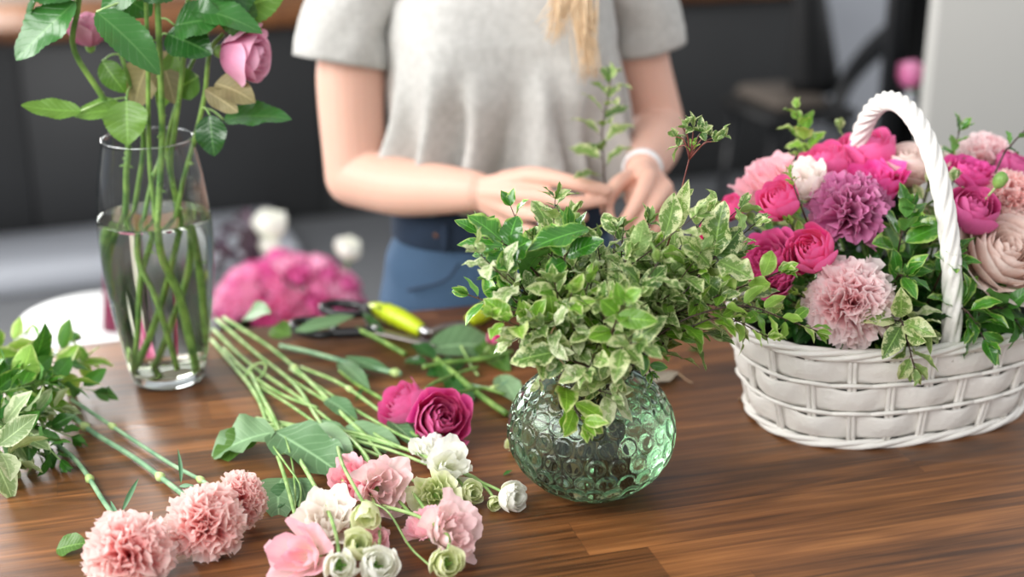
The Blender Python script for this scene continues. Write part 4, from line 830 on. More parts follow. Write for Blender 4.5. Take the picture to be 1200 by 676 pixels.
def basket():
    root = thing('flower_basket', 'white painted oval wicker basket with a twisted hoop handle full of flowers', 'basket', BC)
    NS = 22; NP = NS * 12; A = perim(NP); sidx = np.arange(NP) / 12.0
    rows = [(.012, .043), (.050, .081), (.088, .118)]
    for r, (z0, z1) in enumerate(rows):
        m = MB(); P = []
        for q_, (zf, oo) in enumerate(((0, -.0006), (0, .0008), (.15, .0024), (.5, .0032), (.85, .0024), (1, .0008), (1, -.0006), (.5, .0014), (0, -.0006))):
            P.append([bpt(a, z0 + (z1 - z0) * zf + .0022 * math.cos(PI * si + PI * r) * (1 if zf > .5 else -1) * (zf in (0, 1)), oo + .0042 * -math.cos(PI * si + PI * r)) for a, si in zip(A, sidx)])
        m.grid(np.array(P), closed=True); m.build('woven_band', M['wicker'], root)
    sa = A[::12]
    for i, a in enumerate(sa):
        m = MB(); pts = [bpt(a, z, .0015) for z in np.linspace(.004, BH - .006, 8)]; tang = bpt(a + .025, .05) - bpt(a - .025, .05); tang = nrm(tang) * .0028
        for sg in (-1, 1): m.tube([p + tang * sg for p in pts], .0029, 6)
        m.build('stake', M['wicker'], root)
    for z, ph in ((.0465, 0), (.0845, 1)):
        for sg in (-1, 1):
            m = MB(); P = [bpt(a, z + sg * .0032 * math.cos(PI * si + ph * PI) , .0022 + .0048 * sg * math.cos(PI * si + ph * PI)) for a, si in zip(A, sidx)]; m.tube(P + P[:2], .0026, 7); m.build('weaving_rod', M['wicker'], root)
    for z, ex, nn, am in ((.005, .004, 3, .0035), (BH - .006, .003, 4, .005)):
        for kx in range(nn):
            m = MB(); P = [bpt(a, z + am * math.sin(PI * si * .5 + kx * 2 * PI / nn), ex + am * math.cos(PI * si * .5 + kx * 2 * PI / nn)) for a, si in zip(A, sidx)]; m.tube(P + P[:2], .0036, 8); m.build('base_rod' if z < .05 else 'rim_rod', M['wicker'], root)
    m = MB(); P = [[bpt(a, z, o) for a in A[::3]] for z, o in ((.006, -.004), (.06, -.005), (BH - .012, -.005), (BH - .012, -.010), (.06, -.010), (.010, -.010))]; P = [[np.mean(P[0], axis=0)] * len(P[0])] + P + [[np.mean(P[-1], axis=0)] * len(P[0])]
    m.grid(np.array(P), closed=True); m.build('liner', M['liner'], root)
    # twisted handle
    n = 150; tt = np.linspace(-.02, 1.02, n); H = .256
    C_ = []
    for t in tt:
        th = PI * min(max(t, 0), 1); x = -.026 * math.sin(th) ; y = -.117 * math.cos(th) * (1 - .0 * math.sin(th)); z = BH + H * math.sin(th) ** .82 - (abs(min(t, 0)) + max(t - 1, 0)) * 1.2
        C_.append(BC + BU * (x + .004) + BW * y + UP * z)
    m = MB(); m.tube(spline(C_, 220), .0096, 40, prof=lambda i, a: .86 + .38 * np.abs(np.cos(3 * (a - i * .13))) ** .8 ); m.build('handle', M['wicker'], root)
basket()
BCEN = BC + UP * .10
def bflower(label, cat, kind, x, y, Y, Rp, mat, seed, up=.5, out=1.0, camw=.5, **kw):
    p = D(x, y, Y); R = Rp * mpp(p) * (1.18 if kind == 'rose' else 1.05); ax = nrm(nrm(p - BCEN) * out + UP * up * .5 + nrm(CAM - p) * camw)
    name = kw.pop('name'); c = p - ax * R * .25
    return flower(name, label, cat, kind, c, ax, R, mat, seed, stem=[BCEN + (p - BCEN) * [.25, .25, 0] - UP * .05, BCEN + (p - BCEN) * .55], stemr=.002, **kw)
PR = dict(name='peony_rose'); 
bflower('cupped hot pink rose at the left front above the light pink carnation', 'rose', 'rose', 948, 290, 1.535, 27, 'hot', 201, **PR, **PEO)
bflower('round hot pink rose left of the mauve carnation', 'rose', 'rose', 910, 229, 1.60, 24, 'hot', 202, **PR, **PEO)
bflower('hot pink rose in the back row left of the basket handle', 'rose', 'rose', 963, 184, 1.70, 27, 'hot', 203, **PR, **PEO)
bflower('wide hot pink rose beneath the top of the handle', 'rose', 'rose', 1015, 168, 1.72, 31, 'hot', 204, **PR, **PEO)
bflower('open ruffled fuchsia rose right behind the mauve carnation', 'rose', 'rose', 1020, 208, 1.65, 37, 'fuchsia', 205, **PR, **OPN)
bflower('dusty mauve ruffled carnation in the middle of the basket', 'carnation', 'carn', 991, 236, 1.60, 44, 'mauve', 206, name='carnation', n=38, ruff=.12)
bflower('large light pink carnation over the front rim of the basket', 'carnation', 'carn', 994, 350, 1.50, 46, 'carn2', 207, camw=1.1, name='carnation', n=52)
bflower('magenta rose half hidden under the long green branch', 'rose', 'rose', 898, 300, 1.555, 32, 'crimson', 208, **PR, **OPN)
bflower('small magenta bloom low at the left basket corner', 'rose', 'rose', 905, 322, 1.54, 26, 'magenta', 209, **PR, **OPN)
bflower('small pink rose at the far left edge of the basket', 'rose', 'rose', 832, 268, 1.62, 18, 'hot', 210, **PR, **PEO)
bflower('pink rose bud at the upper left edge of the basket', 'rose', 'rose', 856, 240, 1.66, 15, 'hot', 211, **PR, **PEO)
bflower('pale cream and pink lisianthus at the left back of the basket', 'lisianthus', 'rose', 896, 206, 1.69, 34, 'lisp', 212, name='lisianthus', **{**LIS})
bflower('cream lisianthus between the hot pink roses', 'lisianthus', 'rose', 942, 208, 1.645, 27, 'cream', 213, name='lisianthus', **{**LIS})
bflower('blush garden rose directly behind the handle', 'rose', 'rose', 1066, 182, 1.70, 37, 'blush', 214, name='garden_rose', **GAR)
bflower('large open blush rose at the right front of the basket', 'rose', 'rose', 1184, 288, 1.58, 52, 'blush', 215, camw=.9, name='garden_rose', **{**GAR, 'n': 42})
bflower('salmon pink carnation above the large blush rose', 'carnation', 'carn', 1192, 224, 1.645, 32, 'carn', 216, name='carnation', n=50)
bflower('deep magenta rose bloom right of the handle', 'rose', 'rose', 1143, 240, 1.60, 29, 'crimson', 217, **PR, **PEO)
bflower('fuchsia rose above the deep magenta bloom', 'rose', 'rose', 1140, 196, 1.67, 27, 'fuchsia', 218, **PR, **OPN)
bflower('fuchsia rosebud at the right back edge', 'rose', 'rose', 1192, 190, 1.72, 21, 'crimson', 219, **PR, **PEO)
bflower('pale pink carnation in the back row at the right', 'carnation', 'carn', 1158, 176, 1.76, 30, 'carn2', 220, name='carnation', n=40)
bflower('blush rose peeking out beside the handle at the back', 'rose', 'rose', 1100, 176, 1.75, 22, 'blush', 221, name='garden_rose', **GAR)
# closed green bud
p = D(1172, 211, 1.60); rt = thing('rose_bud', 'closed green rose bud beside the deep magenta bloom', 'bud', p); m = MB(); ax = nrm([.3, -.3, 1])
m.ell(p, (.008, .008, .011), 12, frame(ax)); rose_mb(m, p + ax * .004, ax, .009, n=5, vin=2.8, vout=2.6, H=1.5, seed=4); m.build('bud', M['budgreen'], rt); m = MB(); m.tube(spline([p - ax * .01, p - UP * .04 - np.array([.02, -.01, 0]), BCEN + (p - BCEN) * .4]), .0014, 6); m.build('stem', M['stemg'], rt)
# greenery filling the basket
def bs(label, tip, seed, mids=(), **kw):
    t = D(*tip); p0 = BCEN + (t - BCEN) * [.2, .2, 0] - UP * .05; path = [p0] + [D(*q_) for q_ in mids] + [t]
    if not mids: path.insert(1, (p0 + t) / 2 + UP * .025)
    return sprig('foliage_sprig', label, 'foliage', path, seed, **kw)
fill = rs(90); dome = []
for i in range(38):
    f = (i + .5) / 38; th = 1.5 * f ** .6; az = i * 2.4 + .3; p = BCEN + BU * .165 * math.sin(th) * math.cos(az) + BW * .105 * math.sin(th) * math.sin(az) + UP * (.125 * math.cos(th) + .018); dome.append((p, th))
for i in range(18):
    az = i * 2 * PI / 18 + .1; dome.append((BCEN + BU * .182 * math.cos(az) + BW * .112 * math.sin(az) + UP * (.045 + .012 * (i % 2)), 1))
for i, (p, th) in enumerate(dome):
    p0 = BCEN + (p - BCEN) * [.2, .2, 0] - UP * .04
    sprig('foliage_sprig', 'dark green leafy sprig packed between the blooms of the white basket', 'foliage', [p0, (p0 + p) / 2 + UP * .01, p], 300 + i, mat=('deep', 'deep2', 'glossy')[i % 3], twig='stemd', n=13, L=.038, W=.021, t0=.35, r=.0013, curl=.7, wave=.05, group='dark sprigs filling the white basket')
bs('variegated sprig drooping over the front rim near the handle foot', (1072, 432, 1.465), 401, [(1054, 375, 1.485)], mat='var', n=12, L=.046, W=.026, t0=.45, curl=1.2, spread=.9)
bs('cream edged rosette sprig resting on the basket front rim', (1052, 385, 1.482), 402, [(1040, 372, 1.51)], mat='var2', n=11, L=.034, W=.017, t0=.6, curl=.5)
bs('pale variegated sprig lying against the handle foot', (1092, 392, 1.485), 403, [(1062, 375, 1.52)], mat='var2', n=7, L=.032, W=.018, t0=.55, curl=.8)
bs('dark lobed sprig hanging over the right front rim', (1156, 400, 1.50), 404, [(1120, 362, 1.53)], mat='glossy', n=13, L=.052, W=.024, t0=.4, curl=.9)
bs('green sprig spreading over the rim beneath the large blush rose', (1205, 392, 1.52), 405, [(1160, 362, 1.55)], mat='deep2', n=14, L=.048, W=.025, t0=.35, curl=.9)
bs('glossy broad leaf sprig inside the loop of the handle', (1064, 250, 1.565), 406, [(1052, 300, 1.565)], mat='glossy', n=10, L=.060, W=.032, t0=.35, curl=.6)
bs('glossy sprig low in the loop of the handle', (1064, 322, 1.51), 407, [(1048, 335, 1.54)], mat='glossy', n=12, L=.044, W=.022, t0=.3, curl=.6)
bs('bright leafed sprig just right of the handle', (1116, 300, 1.535), 408, [(1102, 322, 1.555)], mat='glossy', n=12, L=.042, W=.022, t0=.3, curl=.6)
bs('variegated sprig behind the handle below the blush rose', (1088, 212, 1.645), 409, mat='var', n=9, L=.036, W=.020, t0=.5, curl=.7)
bs('variegated sprig right behind the handle near the magenta blooms', (1118, 210, 1.63), 410, mat='var2', n=9, L=.032, W=.019, t0=.5, curl=.7)
bs('thin twig sprig crossing the hot pink rose at the left', (925, 200, 1.60), 411, [(942, 250, 1.585)], mat='lime', n=8, L=.018, W=.009, t0=.7, curl=.7)
bs('pale hydrangea like sprig at the back left of the basket', (935, 158, 1.76), 412, mat='lime', n=24, L=.032, W=.022, t0=.4, curl=.6, branch=2)
bs('pale sprig rising behind the hot pink roses', (985, 150, 1.78), 413, mat='var', n=18, L=.032, W=.022, t0=.5, curl=.6, branch=1)
bs('single broad glossy leaf sprig above the right back blooms', (1125, 152, 1.72), 414, mat='glossy', n=5, L=.045, W=.028, t0=.75, curl=.5)
bs('long thin green shoot at the top right of the basket', (1215, 140, 1.68), 415, [(1165, 205, 1.66), (1185, 170, 1.67)], mat='deep2', n=5, L=.020, W=.013, t0=.5)
bs('light green sprig left of the light pink carnation', (935, 345, 1.52), 416, mat='lime', n=10, L=.028, W=.014, t0=.4)
bs('green sprig at the left corner of the basket', (872, 330, 1.545), 417, mat='var', n=12, L=.036, W=.02, t0=.4)
bs('light green sprig between the left blooms', (925, 262, 1.58), 418, mat='lime', n=11, L=.030, W=.016, t0=.45)
bs('glossy sprig left of the hot pink roses', (868, 255, 1.66), 419, mat='glossy', n=9, L=.036, W=.02, t0=.5)

# ================================================================== FLOWERS LYING ON THE TABLE
def lay(pts): return [T(x, y, h) for x, y, h in pts]
def tcarn(label, x, y, Rp, h, path, ax, seed, mat='carn', n=44, leaf=None, nodes=(.25, .6), r=.0026):
    c = T(x, y, h); R = Rp * mpp(c); lv = leaf
    return flower('carnation', label, 'carnation', 'carn', c, ax, R, mat, seed, stem=lay(path), stemr=r, stemmat='stemc', nodes=nodes, n=n, leaves=lv, leafm='stemleaf')
M['stemleaf'] = leafmat('carnation_leaf', '#3f7048', '#6a9470', None, .1, 0, .45, .15)
tcarn('salmon pink carnation lying lowest in the bottom left corner', 150, 648, 47, .030, [(60, 515, .006), (92, 543, .005), (120, 585, .006), (138, 613, .012)], nrm([.15, -.75, .65]), 501, nodes=(.38, .82),
      leaf=[(T(143, 600, .012), T(161, 560, .035), .006, dict(curl=.3, fold=.5)), (T(139, 606, .01), T(128, 588, .02), .004)], r=.0028)
tcarn('salmon pink carnation with a torn side petal in front of another pink carnation', 241, 612, 43, .034, [(62, 462, .012), (100, 500, .006), (157, 536, .005), (205, 572, .008), (226, 590, .018)], nrm([.25, -.75, .6]), 502, nodes=(.2, .52, .86),
      leaf=[(T(212, 566, .012), T(214, 528, .035), .005, dict(curl=-.6, fold=.5)), (T(210, 570, .012), T(228, 568, .015), .005)], r=.0031)
tcarn('salmon pink carnation tucked behind its larger neighbour at the left', 283, 585, 30, .030, [(84, 468, .014), (125, 495, .006), (196, 541, .005), (240, 565, .014)], nrm([.7, -.5, .5]), 503, nodes=(.3, .72), n=50, r=.0024)
# loose leaves and scraps
def loose(label, name, A, Bp, W, mat, seed, up=UP, stem=None, **kw):
    m = MB(); leafAB(m, A, Bp, W, rs(seed), up=up, **kw); o = m.build(name, M[mat], origin=A); o.location = tuple(A); tag(o, label, 'leaf'); return o
loose('single fallen green leaf lying alone near the bottom left corner', 'fallen_leaf', T(66, 644, .002), T(100, 636, .012), .030, 'rosel2', 1, curl=.5, up=nrm([0, -.4, 1]))
loose('dry grey leaf lying behind the green bubble vase', 'fallen_leaf', T(752, 452, .002), T(792, 434, .003), .040, 'greyl', 2, curl=.1)
loose('small green leaf scrap between the bubble vase and the basket', 'fallen_leaf', T(806, 409, .001), T(832, 409, .003), .012, 'deep2', 3, curl=.2)
loose('tiny green leaf scrap left of the bubble vase foot', 'fallen_leaf', T(590, 557, .001), T(600, 551, .003), .006, 'deep2', 4, curl=.2)
m = MB(); A = T(866, 468, .002); m.tube(spline([A, T(873, 464, .003)], 4), .0016, 6); o = m.build('wood_splinter', M['palet'], origin=A); o.location = tuple(A); tag(o, 'tiny pale twig scrap beside the left basket foot', 'twig')
m = MB(); A = T(795, 437, .003); m.tube(spline([A, T(803, 444, .003), T(812, 449, .002)], 8), .0010, 6); o = m.build('twig_scrap', M['palet'], origin=A); o.location = tuple(A); tag(o, 'thin pale twig scrap right of the dry grey leaf', 'twig')
# left greenery pile
LG = [((-60, 470, .01), (30, 440, .05), (86, 400, .055), 'glossy', 'bright glossy sprig at the top of the left greenery pile', .050),
      ((-60, 480, .01), (20, 455, .05), (98, 424, .04), 'lime', 'sprig with a long toothed leaf reaching right in the left greenery pile', .060),
      ((-60, 470, .02), (20, 445, .06), (112, 458, .025), 'deep2', 'dark leaved sprig reaching towards the carnation stems', .045),
      ((-60, 500, .01), (15, 485, .05), (72, 478, .04), 'greyleaf', 'pale variegated sprig in the middle of the left greenery pile', .036),
      ((-60, 520, .01), (0, 500, .05), (45, 532, .012), 'greyleaf', 'silvery backed sprig at the bottom of the left greenery pile', .050),
      ((-60, 490, .01), (20, 490, .04), (84, 512, .012), 'deep2', 'small leaved sprig lying over the lowest carnation stem', .034),
      ((-80, 430, .02), (-20, 420, .06), (30, 392, .06), 'lime', 'fresh sprig at the far left edge of the greenery pile', .040),
      ((-80, 450, .01), (-30, 450, .06), (15, 440, .07), 'glossy', 'dense green sprig filling the left edge of the picture', .045),
      ((-80, 500, .01), (-30, 490, .05), (10, 500, .04), 'deep', 'dark sprig low at the left table side', .045),
      ((-70, 520, .02), (-10, 525, .05), (20, 545, .02), 'greyleaf', 'silvery leafed sprig lowest at the left picture edge', .048),
      ((-40, 500, .02), (30, 505, .04), (72, 540, .012), 'deep2', 'green sprig beneath the lowest carnation stem', .034),
      ((-60, 480, .02), (0, 460, .07), (55, 448, .065), 'glossy', 'sprig on top of the middle of the left greenery pile', .042)]
M['greyleaf'] = leafmat('silvery_leaf', '#6c8850', '#94a878', '#bcc8a0', .3, .8, .45, .25)
for i, (a, b, c, mt, lb, L) in enumerate(LG):
    sprig('foliage_sprig', lb, 'foliage', [T(*a), T(*b), T(*c)], 520 + i, mat=mt, twig='stemg', n=11, L=L * 1.15, W=L * .62, t0=.3, r=.0015, curl=.6, wave=.08)

def cutstem(label, path, r, mat='stemd', seed=0, leaves=None, leafm='deep', nodes=None, name='cut_stem'):
    P = lay(path); root = thing(name, label, 'stem', P[0]); m = MB(); S = spline(P, 26); m.tube(S, r, 9); so = m.build('stem', M[mat], root)
    if nodes:
        for t in nodes:
            nm = MB(); i = int(t * 25); p = S[i]; tg = nrm(S[min(i + 1, 25)] - S[max(i - 1, 0)]); nm.tube([p - tg * .008, p - tg * .003, p + tg * .001, p + tg * .006], [r * 1.15, r * 1.6, r * 1.8, r * 1.1], 8); nm.build('node', M['node'], so)
    if leaves:
        for j, lf in enumerate(leaves): lm = MB(); leafAB(lm, *lf[:3], rs(seed + j), **lf[3]); lm.build('leaf', M[leafm], root)

# lisianthus bunch
def lis(label, x, y, Rp, h, ax, mat, path, seed, kind=LIS, r=.0014, leaves=None, extra_buds=(), **kw):
    c = T(x, y, h); R = Rp * mpp(c); ax = nrm(ax)
    root = flower('lisianthus', label, 'lisianthus', 'rose', c, ax, R, mat, seed, stem=lay(path), stemr=np.linspace(r * 1.6, r * 1.15, 26), leaves=leaves, leafm='lisl', **{**kind, **kw})
    return root
def LF(p, q, w, **kw): return (T(*p), T(*q), w, {**dict(curl=.5, fold=.2, wave=.06, nl=12, nw=8, up=nrm([0, -.3, 1])), **kw})
lis('bright pink edged lisianthus in the upper left of the cut lisianthus heads', 412, 566, 29, .028, [-.4, -.6, .7], 'lishot', [(254, 374, .004), (300, 414, .005), (345, 450, .006), (372, 490, .010), (398, 530, .02)], 601, r=.0018,
    leaves=[LF((404, 418, .012), (458, 440, .006), .020), LF((398, 424, .01), (425, 462, .004), .026), LF((372, 492, .012), (415, 528, .004), .03)])
lis('cream and pink lisianthus facing the viewer beside the bright pink one', 446, 572, 34, .034, [.35, -.8, .5], 'lisp2', [(250, 386, .004), (290, 424, .005), (345, 462, .006), (395, 500, .01), (430, 535, .028)], 602, r=.0017)
lis('largest pink lisianthus at the bottom centre left with square open petals', 352, 650, 40, .034, [-.35, -.75, .55], 'lisp', [(248, 398, .004), (275, 430, .005), (300, 462, .006), (314, 500, .008), (334, 560, .02), (348, 610, .03)], 603, r=.0018, n=9, span=1.15,
    leaves=[LF((322, 506, .022), (246, 530, .004), .056, curl=.5, fold=.45, wave=.12, a=.75, b=.6), LF((322, 506, .02), (400, 566, .004), .066, curl=.4, fold=.3, wave=.12, a=.75, b=.6)])
lis('cream lisianthus rising behind the largest pink one', 382, 610, 36, .038, [0, -.5, .85], 'cream', [(285, 440, .005), (310, 480, .006), (340, 520, .012), (372, 575, .034)], 604,
    leaves=[LF((345, 566, .012), (312, 598, .004), .030), LF((350, 560, .01), (366, 600, .004), .032)])
lis('pale pink lisianthus lowest on the right of the cut bunch', 528, 622, 36, .034, [.5, -.6, .6], 'lisp2', [(420, 500, .006), (455, 545, .012), (492, 588, .022)], 605)
lis('pink ruffled lisianthus behind the pale pink one', 495, 616, 24, .026, [-.5, -.2, .8], 'lisp', [(410, 505, .006), (440, 555, .012), (475, 595, .02)], 606)
lis('white lisianthus closest to the magenta roses', 528, 548, 30, .032, [.45, -.6, .6], 'lisw', [(330, 438, .005), (395, 478, .006), (450, 515, .01), (505, 538, .026)], 607, **{k_: v_ for k_, v_ in dict(n=11).items()})
lis('small white lisianthus behind the white one near the magenta roses', 502, 527, 20, .026, [.1, -.3, 1], 'lisw', [(340, 432, .006), (400, 470, .008), (460, 505, .012), (490, 520, .02)], 608)
lis('greenish white ruffled lisianthus under the white one', 508, 578, 27, .022, [-.1, -.7, .5], 'lisgr', [(300, 500, .006), (370, 512, .008), (440, 532, .012), (480, 560, .016)], 609, crump=.07, n=18)
lis('half open greenish bloom right of the ruffled one', 552, 578, 15, .016, [.5, -.6, .4], 'lisgr', [(285, 497, .005), (370, 508, .008), (450, 525, .012), (530, 558, .014)], 610, kind=LISB, n=11)
lis('white lisianthus bud lying farthest right near the bubble vase', 601, 582, 19, .018, [.7, -.6, .35], 'lisw', [(300, 490, .006), (420, 512, .009), (500, 535, .012), (560, 563, .014), (586, 575, .016)], 611, kind=LISB, n=12)
lis('small closed green bud beside the farthest white bud', 580, 589, 10, .010, [.2, -.8, .1], 'lisgr', [(540, 552, .012), (560, 562, .012), (575, 578, .011)], 612, kind=LISB)
lis('closed cream bud hanging in the middle of the pink heads', 430, 604, 19, .052, [.05, -.75, -.1], 'lisgr', [(395, 520, .02), (402, 545, .06), (418, 575, .068)], 613, kind=LISB)
lis('white rounded bloom at the bottom beside the largest pink one', 398, 662, 21, .038, [.2, -.8, .5], 'lisw', [(352, 540, .02), (385, 600, .045), (396, 640, .044)], 614, kind=LISB, n=10)
lis('small cream bloom above the bottom white one', 420, 640, 20, .036, [.3, -.5, .8], 'lisgr', [(398, 545, .02), (410, 600, .04)], 615, kind=LISB, n=11)
lis('ruffled cream bloom at the bottom centre edge', 442, 662, 24, .028, [.3, -.6, .6], 'lisw', [(430, 560, .02), (445, 620, .03)], 616, kind=LISB, n=13)
lis('pink lisianthus partly hidden under the closed cream bud', 432, 634, 24, .024, [.1, -.4, .9], 'lisp', [(420, 540, .01), (430, 600, .016)], 617)
lis('greenish white bloom at the bottom right of the cut bunch', 524, 660, 22, .024, [.3, -.7, .5], 'lisgr', [(445, 592, .02), (490, 605, .034), (525, 628, .036)], 618, kind=LISB, n=9)
for i, (p, lb) in enumerate(((([(428, 586, .03), (455, 600, .03), (480, 640, .02), (505, 664, .012)]), 'thin cut stem curving under the pale pink lisianthus'), (([(330, 500, .02), (342, 540, .02), (346, 590, .018), (340, 610, .014)]), 'thin green tendril over the pale lisianthus leaf'), (([(312, 512, .018), (336, 545, .024), (352, 570, .016), (350, 600, .01)]), 'second curling tendril over the pale lisianthus leaf'))):
    A = T(*p[0]); m = MB(); m.tube(spline(lay(p), 20), .0012, 6); o = m.build('cut_stem', M['stemg'], origin=A); o.location = tuple(A); tag(o, lb, 'stem')
for i, (p, lb, r_) in enumerate((([(262, 372, .006), (318, 408, .008), (362, 446, .009), (400, 484, .010), (430, 512, .01)], 'long cut lisianthus stem with a swollen knot running from the tall vase', .0028), ([(292, 432, .008), (306, 462, .008), (322, 492, .010), (334, 520, .012)], 'thick cut stem joining the lisianthus leaves', .0028), ([(286, 495, .008), (350, 500, .010), (420, 508, .012), (500, 536, .01)], 'straight green stem lying across the broad lisianthus leaves', .0019), ([(300, 450, .006), (345, 478, .008), (390, 512, .012), (425, 545, .014)], 'green stem between the long stems above the pink lisianthus', .0019), ([(352, 430, .006), (400, 450, .008), (450, 485, .008), (490, 512, .008)], 'stem running beneath the leaves left of the magenta roses', .0024), ([(262, 408, .006), (290, 436, .008), (330, 462, .008), (372, 478, .01)], 'forked cut stem near the foot of the tall vase', .0022))):
    cutstem(lb, p, r_ , 'stemg', seed=30 + i, nodes=(.42,) if i in (0, 4) else None)
# the loop of stem binding the bunch near the tall vase
m = MB(); A = T(293, 428, .012); th = np.linspace(0, 2 * PI * 1.05, 26); c0 = T(300, 436, .010)
m.tube([c0 + np.array([.013 * math.cos(t), .008 * math.sin(t), .010 * math.sin(t + .6)]) for t in th], .0016, 6); o = m.build('stem_loop', M['stemg'], origin=A); o.location = tuple(A); tag(o, 'curled green stem looped round the lisianthus stems near the tall vase', 'stem')
# extra lisianthus leaf blades on the table
for i, (a, b, w, lb, mt) in enumerate((((405, 500, .008), (478, 528, .004), .030, 'broad grey green leaf under the white lisianthus stems', 'lisl'), ((455, 492, .014), (492, 522, .003), .018, 'narrow pale leaf just left of the magenta roses', 'lisl'), ((362, 500, .012), (400, 570, .003), .050, 'wide pale leaf under the thin stems left of the lisianthus heads', 'lisl'), ((330, 560, .010), (318, 606, .003), .040, 'pale toothed leaf beside the cream lisianthus', 'lisl'), ((382, 468, .014), (420, 492, .006), .022, 'small grey green leaf halfway down the lisianthus stems', 'lisl'), ((300, 505, .02), (252, 540, .003), .034, 'bright green leaf leftmost of the lisianthus foliage', 'rosel2'))):
    loose(lb, 'lisianthus_leaf', T(*a), T(*b), w * 1.25, mt, 640 + i, curl=.6, a=.75, b=.65, nl=12, nw=8, up=nrm([0, -.35, 1]))
# magenta roses
def trose(label, x, y, Rp, h, ax, path, seed, **kw):
    c = T(x, y, h); return flower('magenta_rose', label, 'rose', 'rose', c, ax, Rp * mpp(c), 'magenta', seed, stem=lay(path), stemr=.0024, stemmat='stemd', **{**PEO, 'n': 36, 'vin': 2.5, 'vout': 1.7, 'wave': .05, 'crump': .015, **kw})
trose('open magenta rose lying on the table facing the viewer', 517, 490, 38, .036, nrm([.25, -.75, .55]), [(592, 462, .006), (565, 455, .010), (538, 460, .02), (525, 470, .03)], 701, H=1.15)
trose('magenta rose lying behind the open one turned to the left', 472, 473, 30, .030, nrm([-.6, -.3, .7]), [(560, 430, .008), (530, 440, .014), (500, 455, .022)], 702)
# rose stem cuttings behind the roses
cutstem('thick green rose stem cut pale at its lower right end behind the bubble vase', [(508, 418, .012), (535, 440, .012), (565, 465, .008), (594, 485, .005)], .0042, seed=1, leaves=[LF((510, 420, .015), (484, 400, .03), .024), LF((512, 424, .012), (545, 468, .004), .026), LF((500, 425, .012), (468, 420, .01), .020)])
cutstem('long pale carnation stem pointing left towards the scissors', [(328, 405, .006), (365, 413, .006), (420, 428, .006), (470, 438, .008)], .0036, 'stemc', nodes=(.65, .96), name='carnation_stem')
cutstem('short knotted rose stem left of the magenta roses', [(398, 434, .006), (418, 450, .006), (442, 464, .008), (468, 480, .012)], .0026, 'stemd', seed=4, leaves=[LF((420, 450, .008), (434, 438, .012), .006), LF((424, 455, .008), (420, 470, .004), .006)])
cutstem('green stem running right behind the magenta roses', [(495, 430, .012), (530, 424, .014), (570, 420, .014), (600, 412, .012)], .0034, 'stemd')
cutstem('short green stem lying across the scissor blades', [(418, 385, .016), (445, 398, .016), (475, 415, .012)], .0036, 'stemd', seed=8, leaves=[LF((452, 395, .012), (420, 372, .02), .014)])
cutstem('pale green stem between the thick stem and the bubble vase', [(540, 448, .006), (575, 455, .006), (600, 445, .006)], .0024, 'stemc', nodes=(.6,))
cutstem('thin upright stem piece behind the open magenta rose', [(540, 405, .01), (552, 428, .006), (560, 440, .004)], .0018, 'stemg')
for i, (a, b, w, lb, mt) in enumerate((((285, 375, .006), (322, 360, .045), .040, 'folded grey green leaf leaning against the stems near the tall vase', 'lisl'), ((318, 385, .01), (340, 396, .004), .036, 'darker leaf hanging over the scissor handles', 'rosel2'), ((345, 388, .02), (416, 376, .028), .024, 'long flat leaf lying across the black scissor handles', 'lisl'),
        ((500, 410, .01), (590, 396, .006), .060, 'large rounded pale leaf lying behind the rose stems', 'lisl'), ((585, 440, .004), (606, 474, .004), .034, 'pale leaf tucked left of the bubble vase', 'lisl'), ((560, 400, .006), (596, 432, .006), .040, 'dull green leaf behind the pale stem pieces', 'rosel2'), ((470, 370, .012), (440, 358, .03), .012, 'narrow dark leaf lying on the lime handle', 'rosel'), ((500, 440, .004), (548, 425, .006), .03, 'dark leaf under the thick rose stem', 'deep'), ((555, 470, .003), (520, 445, .004), .03, 'dark leaf beneath the open magenta rose', 'deep'))):
    loose(lb, 'cut_leaf', T(*a), T(*b), w, mt, 660 + i, curl=.4, nl=12, nw=8, up=nrm([0, -.6, 1]))
c = T(580, 396, .018); flower('rose_bud', 'small pink bud behind the left side of the bubble vase foliage', 'bud', 'rose', c, nrm([.3, -.5, .8]), 12 * mpp(c), 'hot', 77, stem=lay([(560, 420, .004), (572, 408, .008)]), **{**PEO, 'n': 10})
c = T(600, 520, .012); flower('rose_bud', 'tiny greenish bud touching the left foot of the bubble vase', 'bud', 'rose', c, nrm([-.3, -.6, .5]), 9 * mpp(c), 'lisgr', 78, stem=lay([(606, 500, .004), (603, 510, .006)]), **{**LISB})

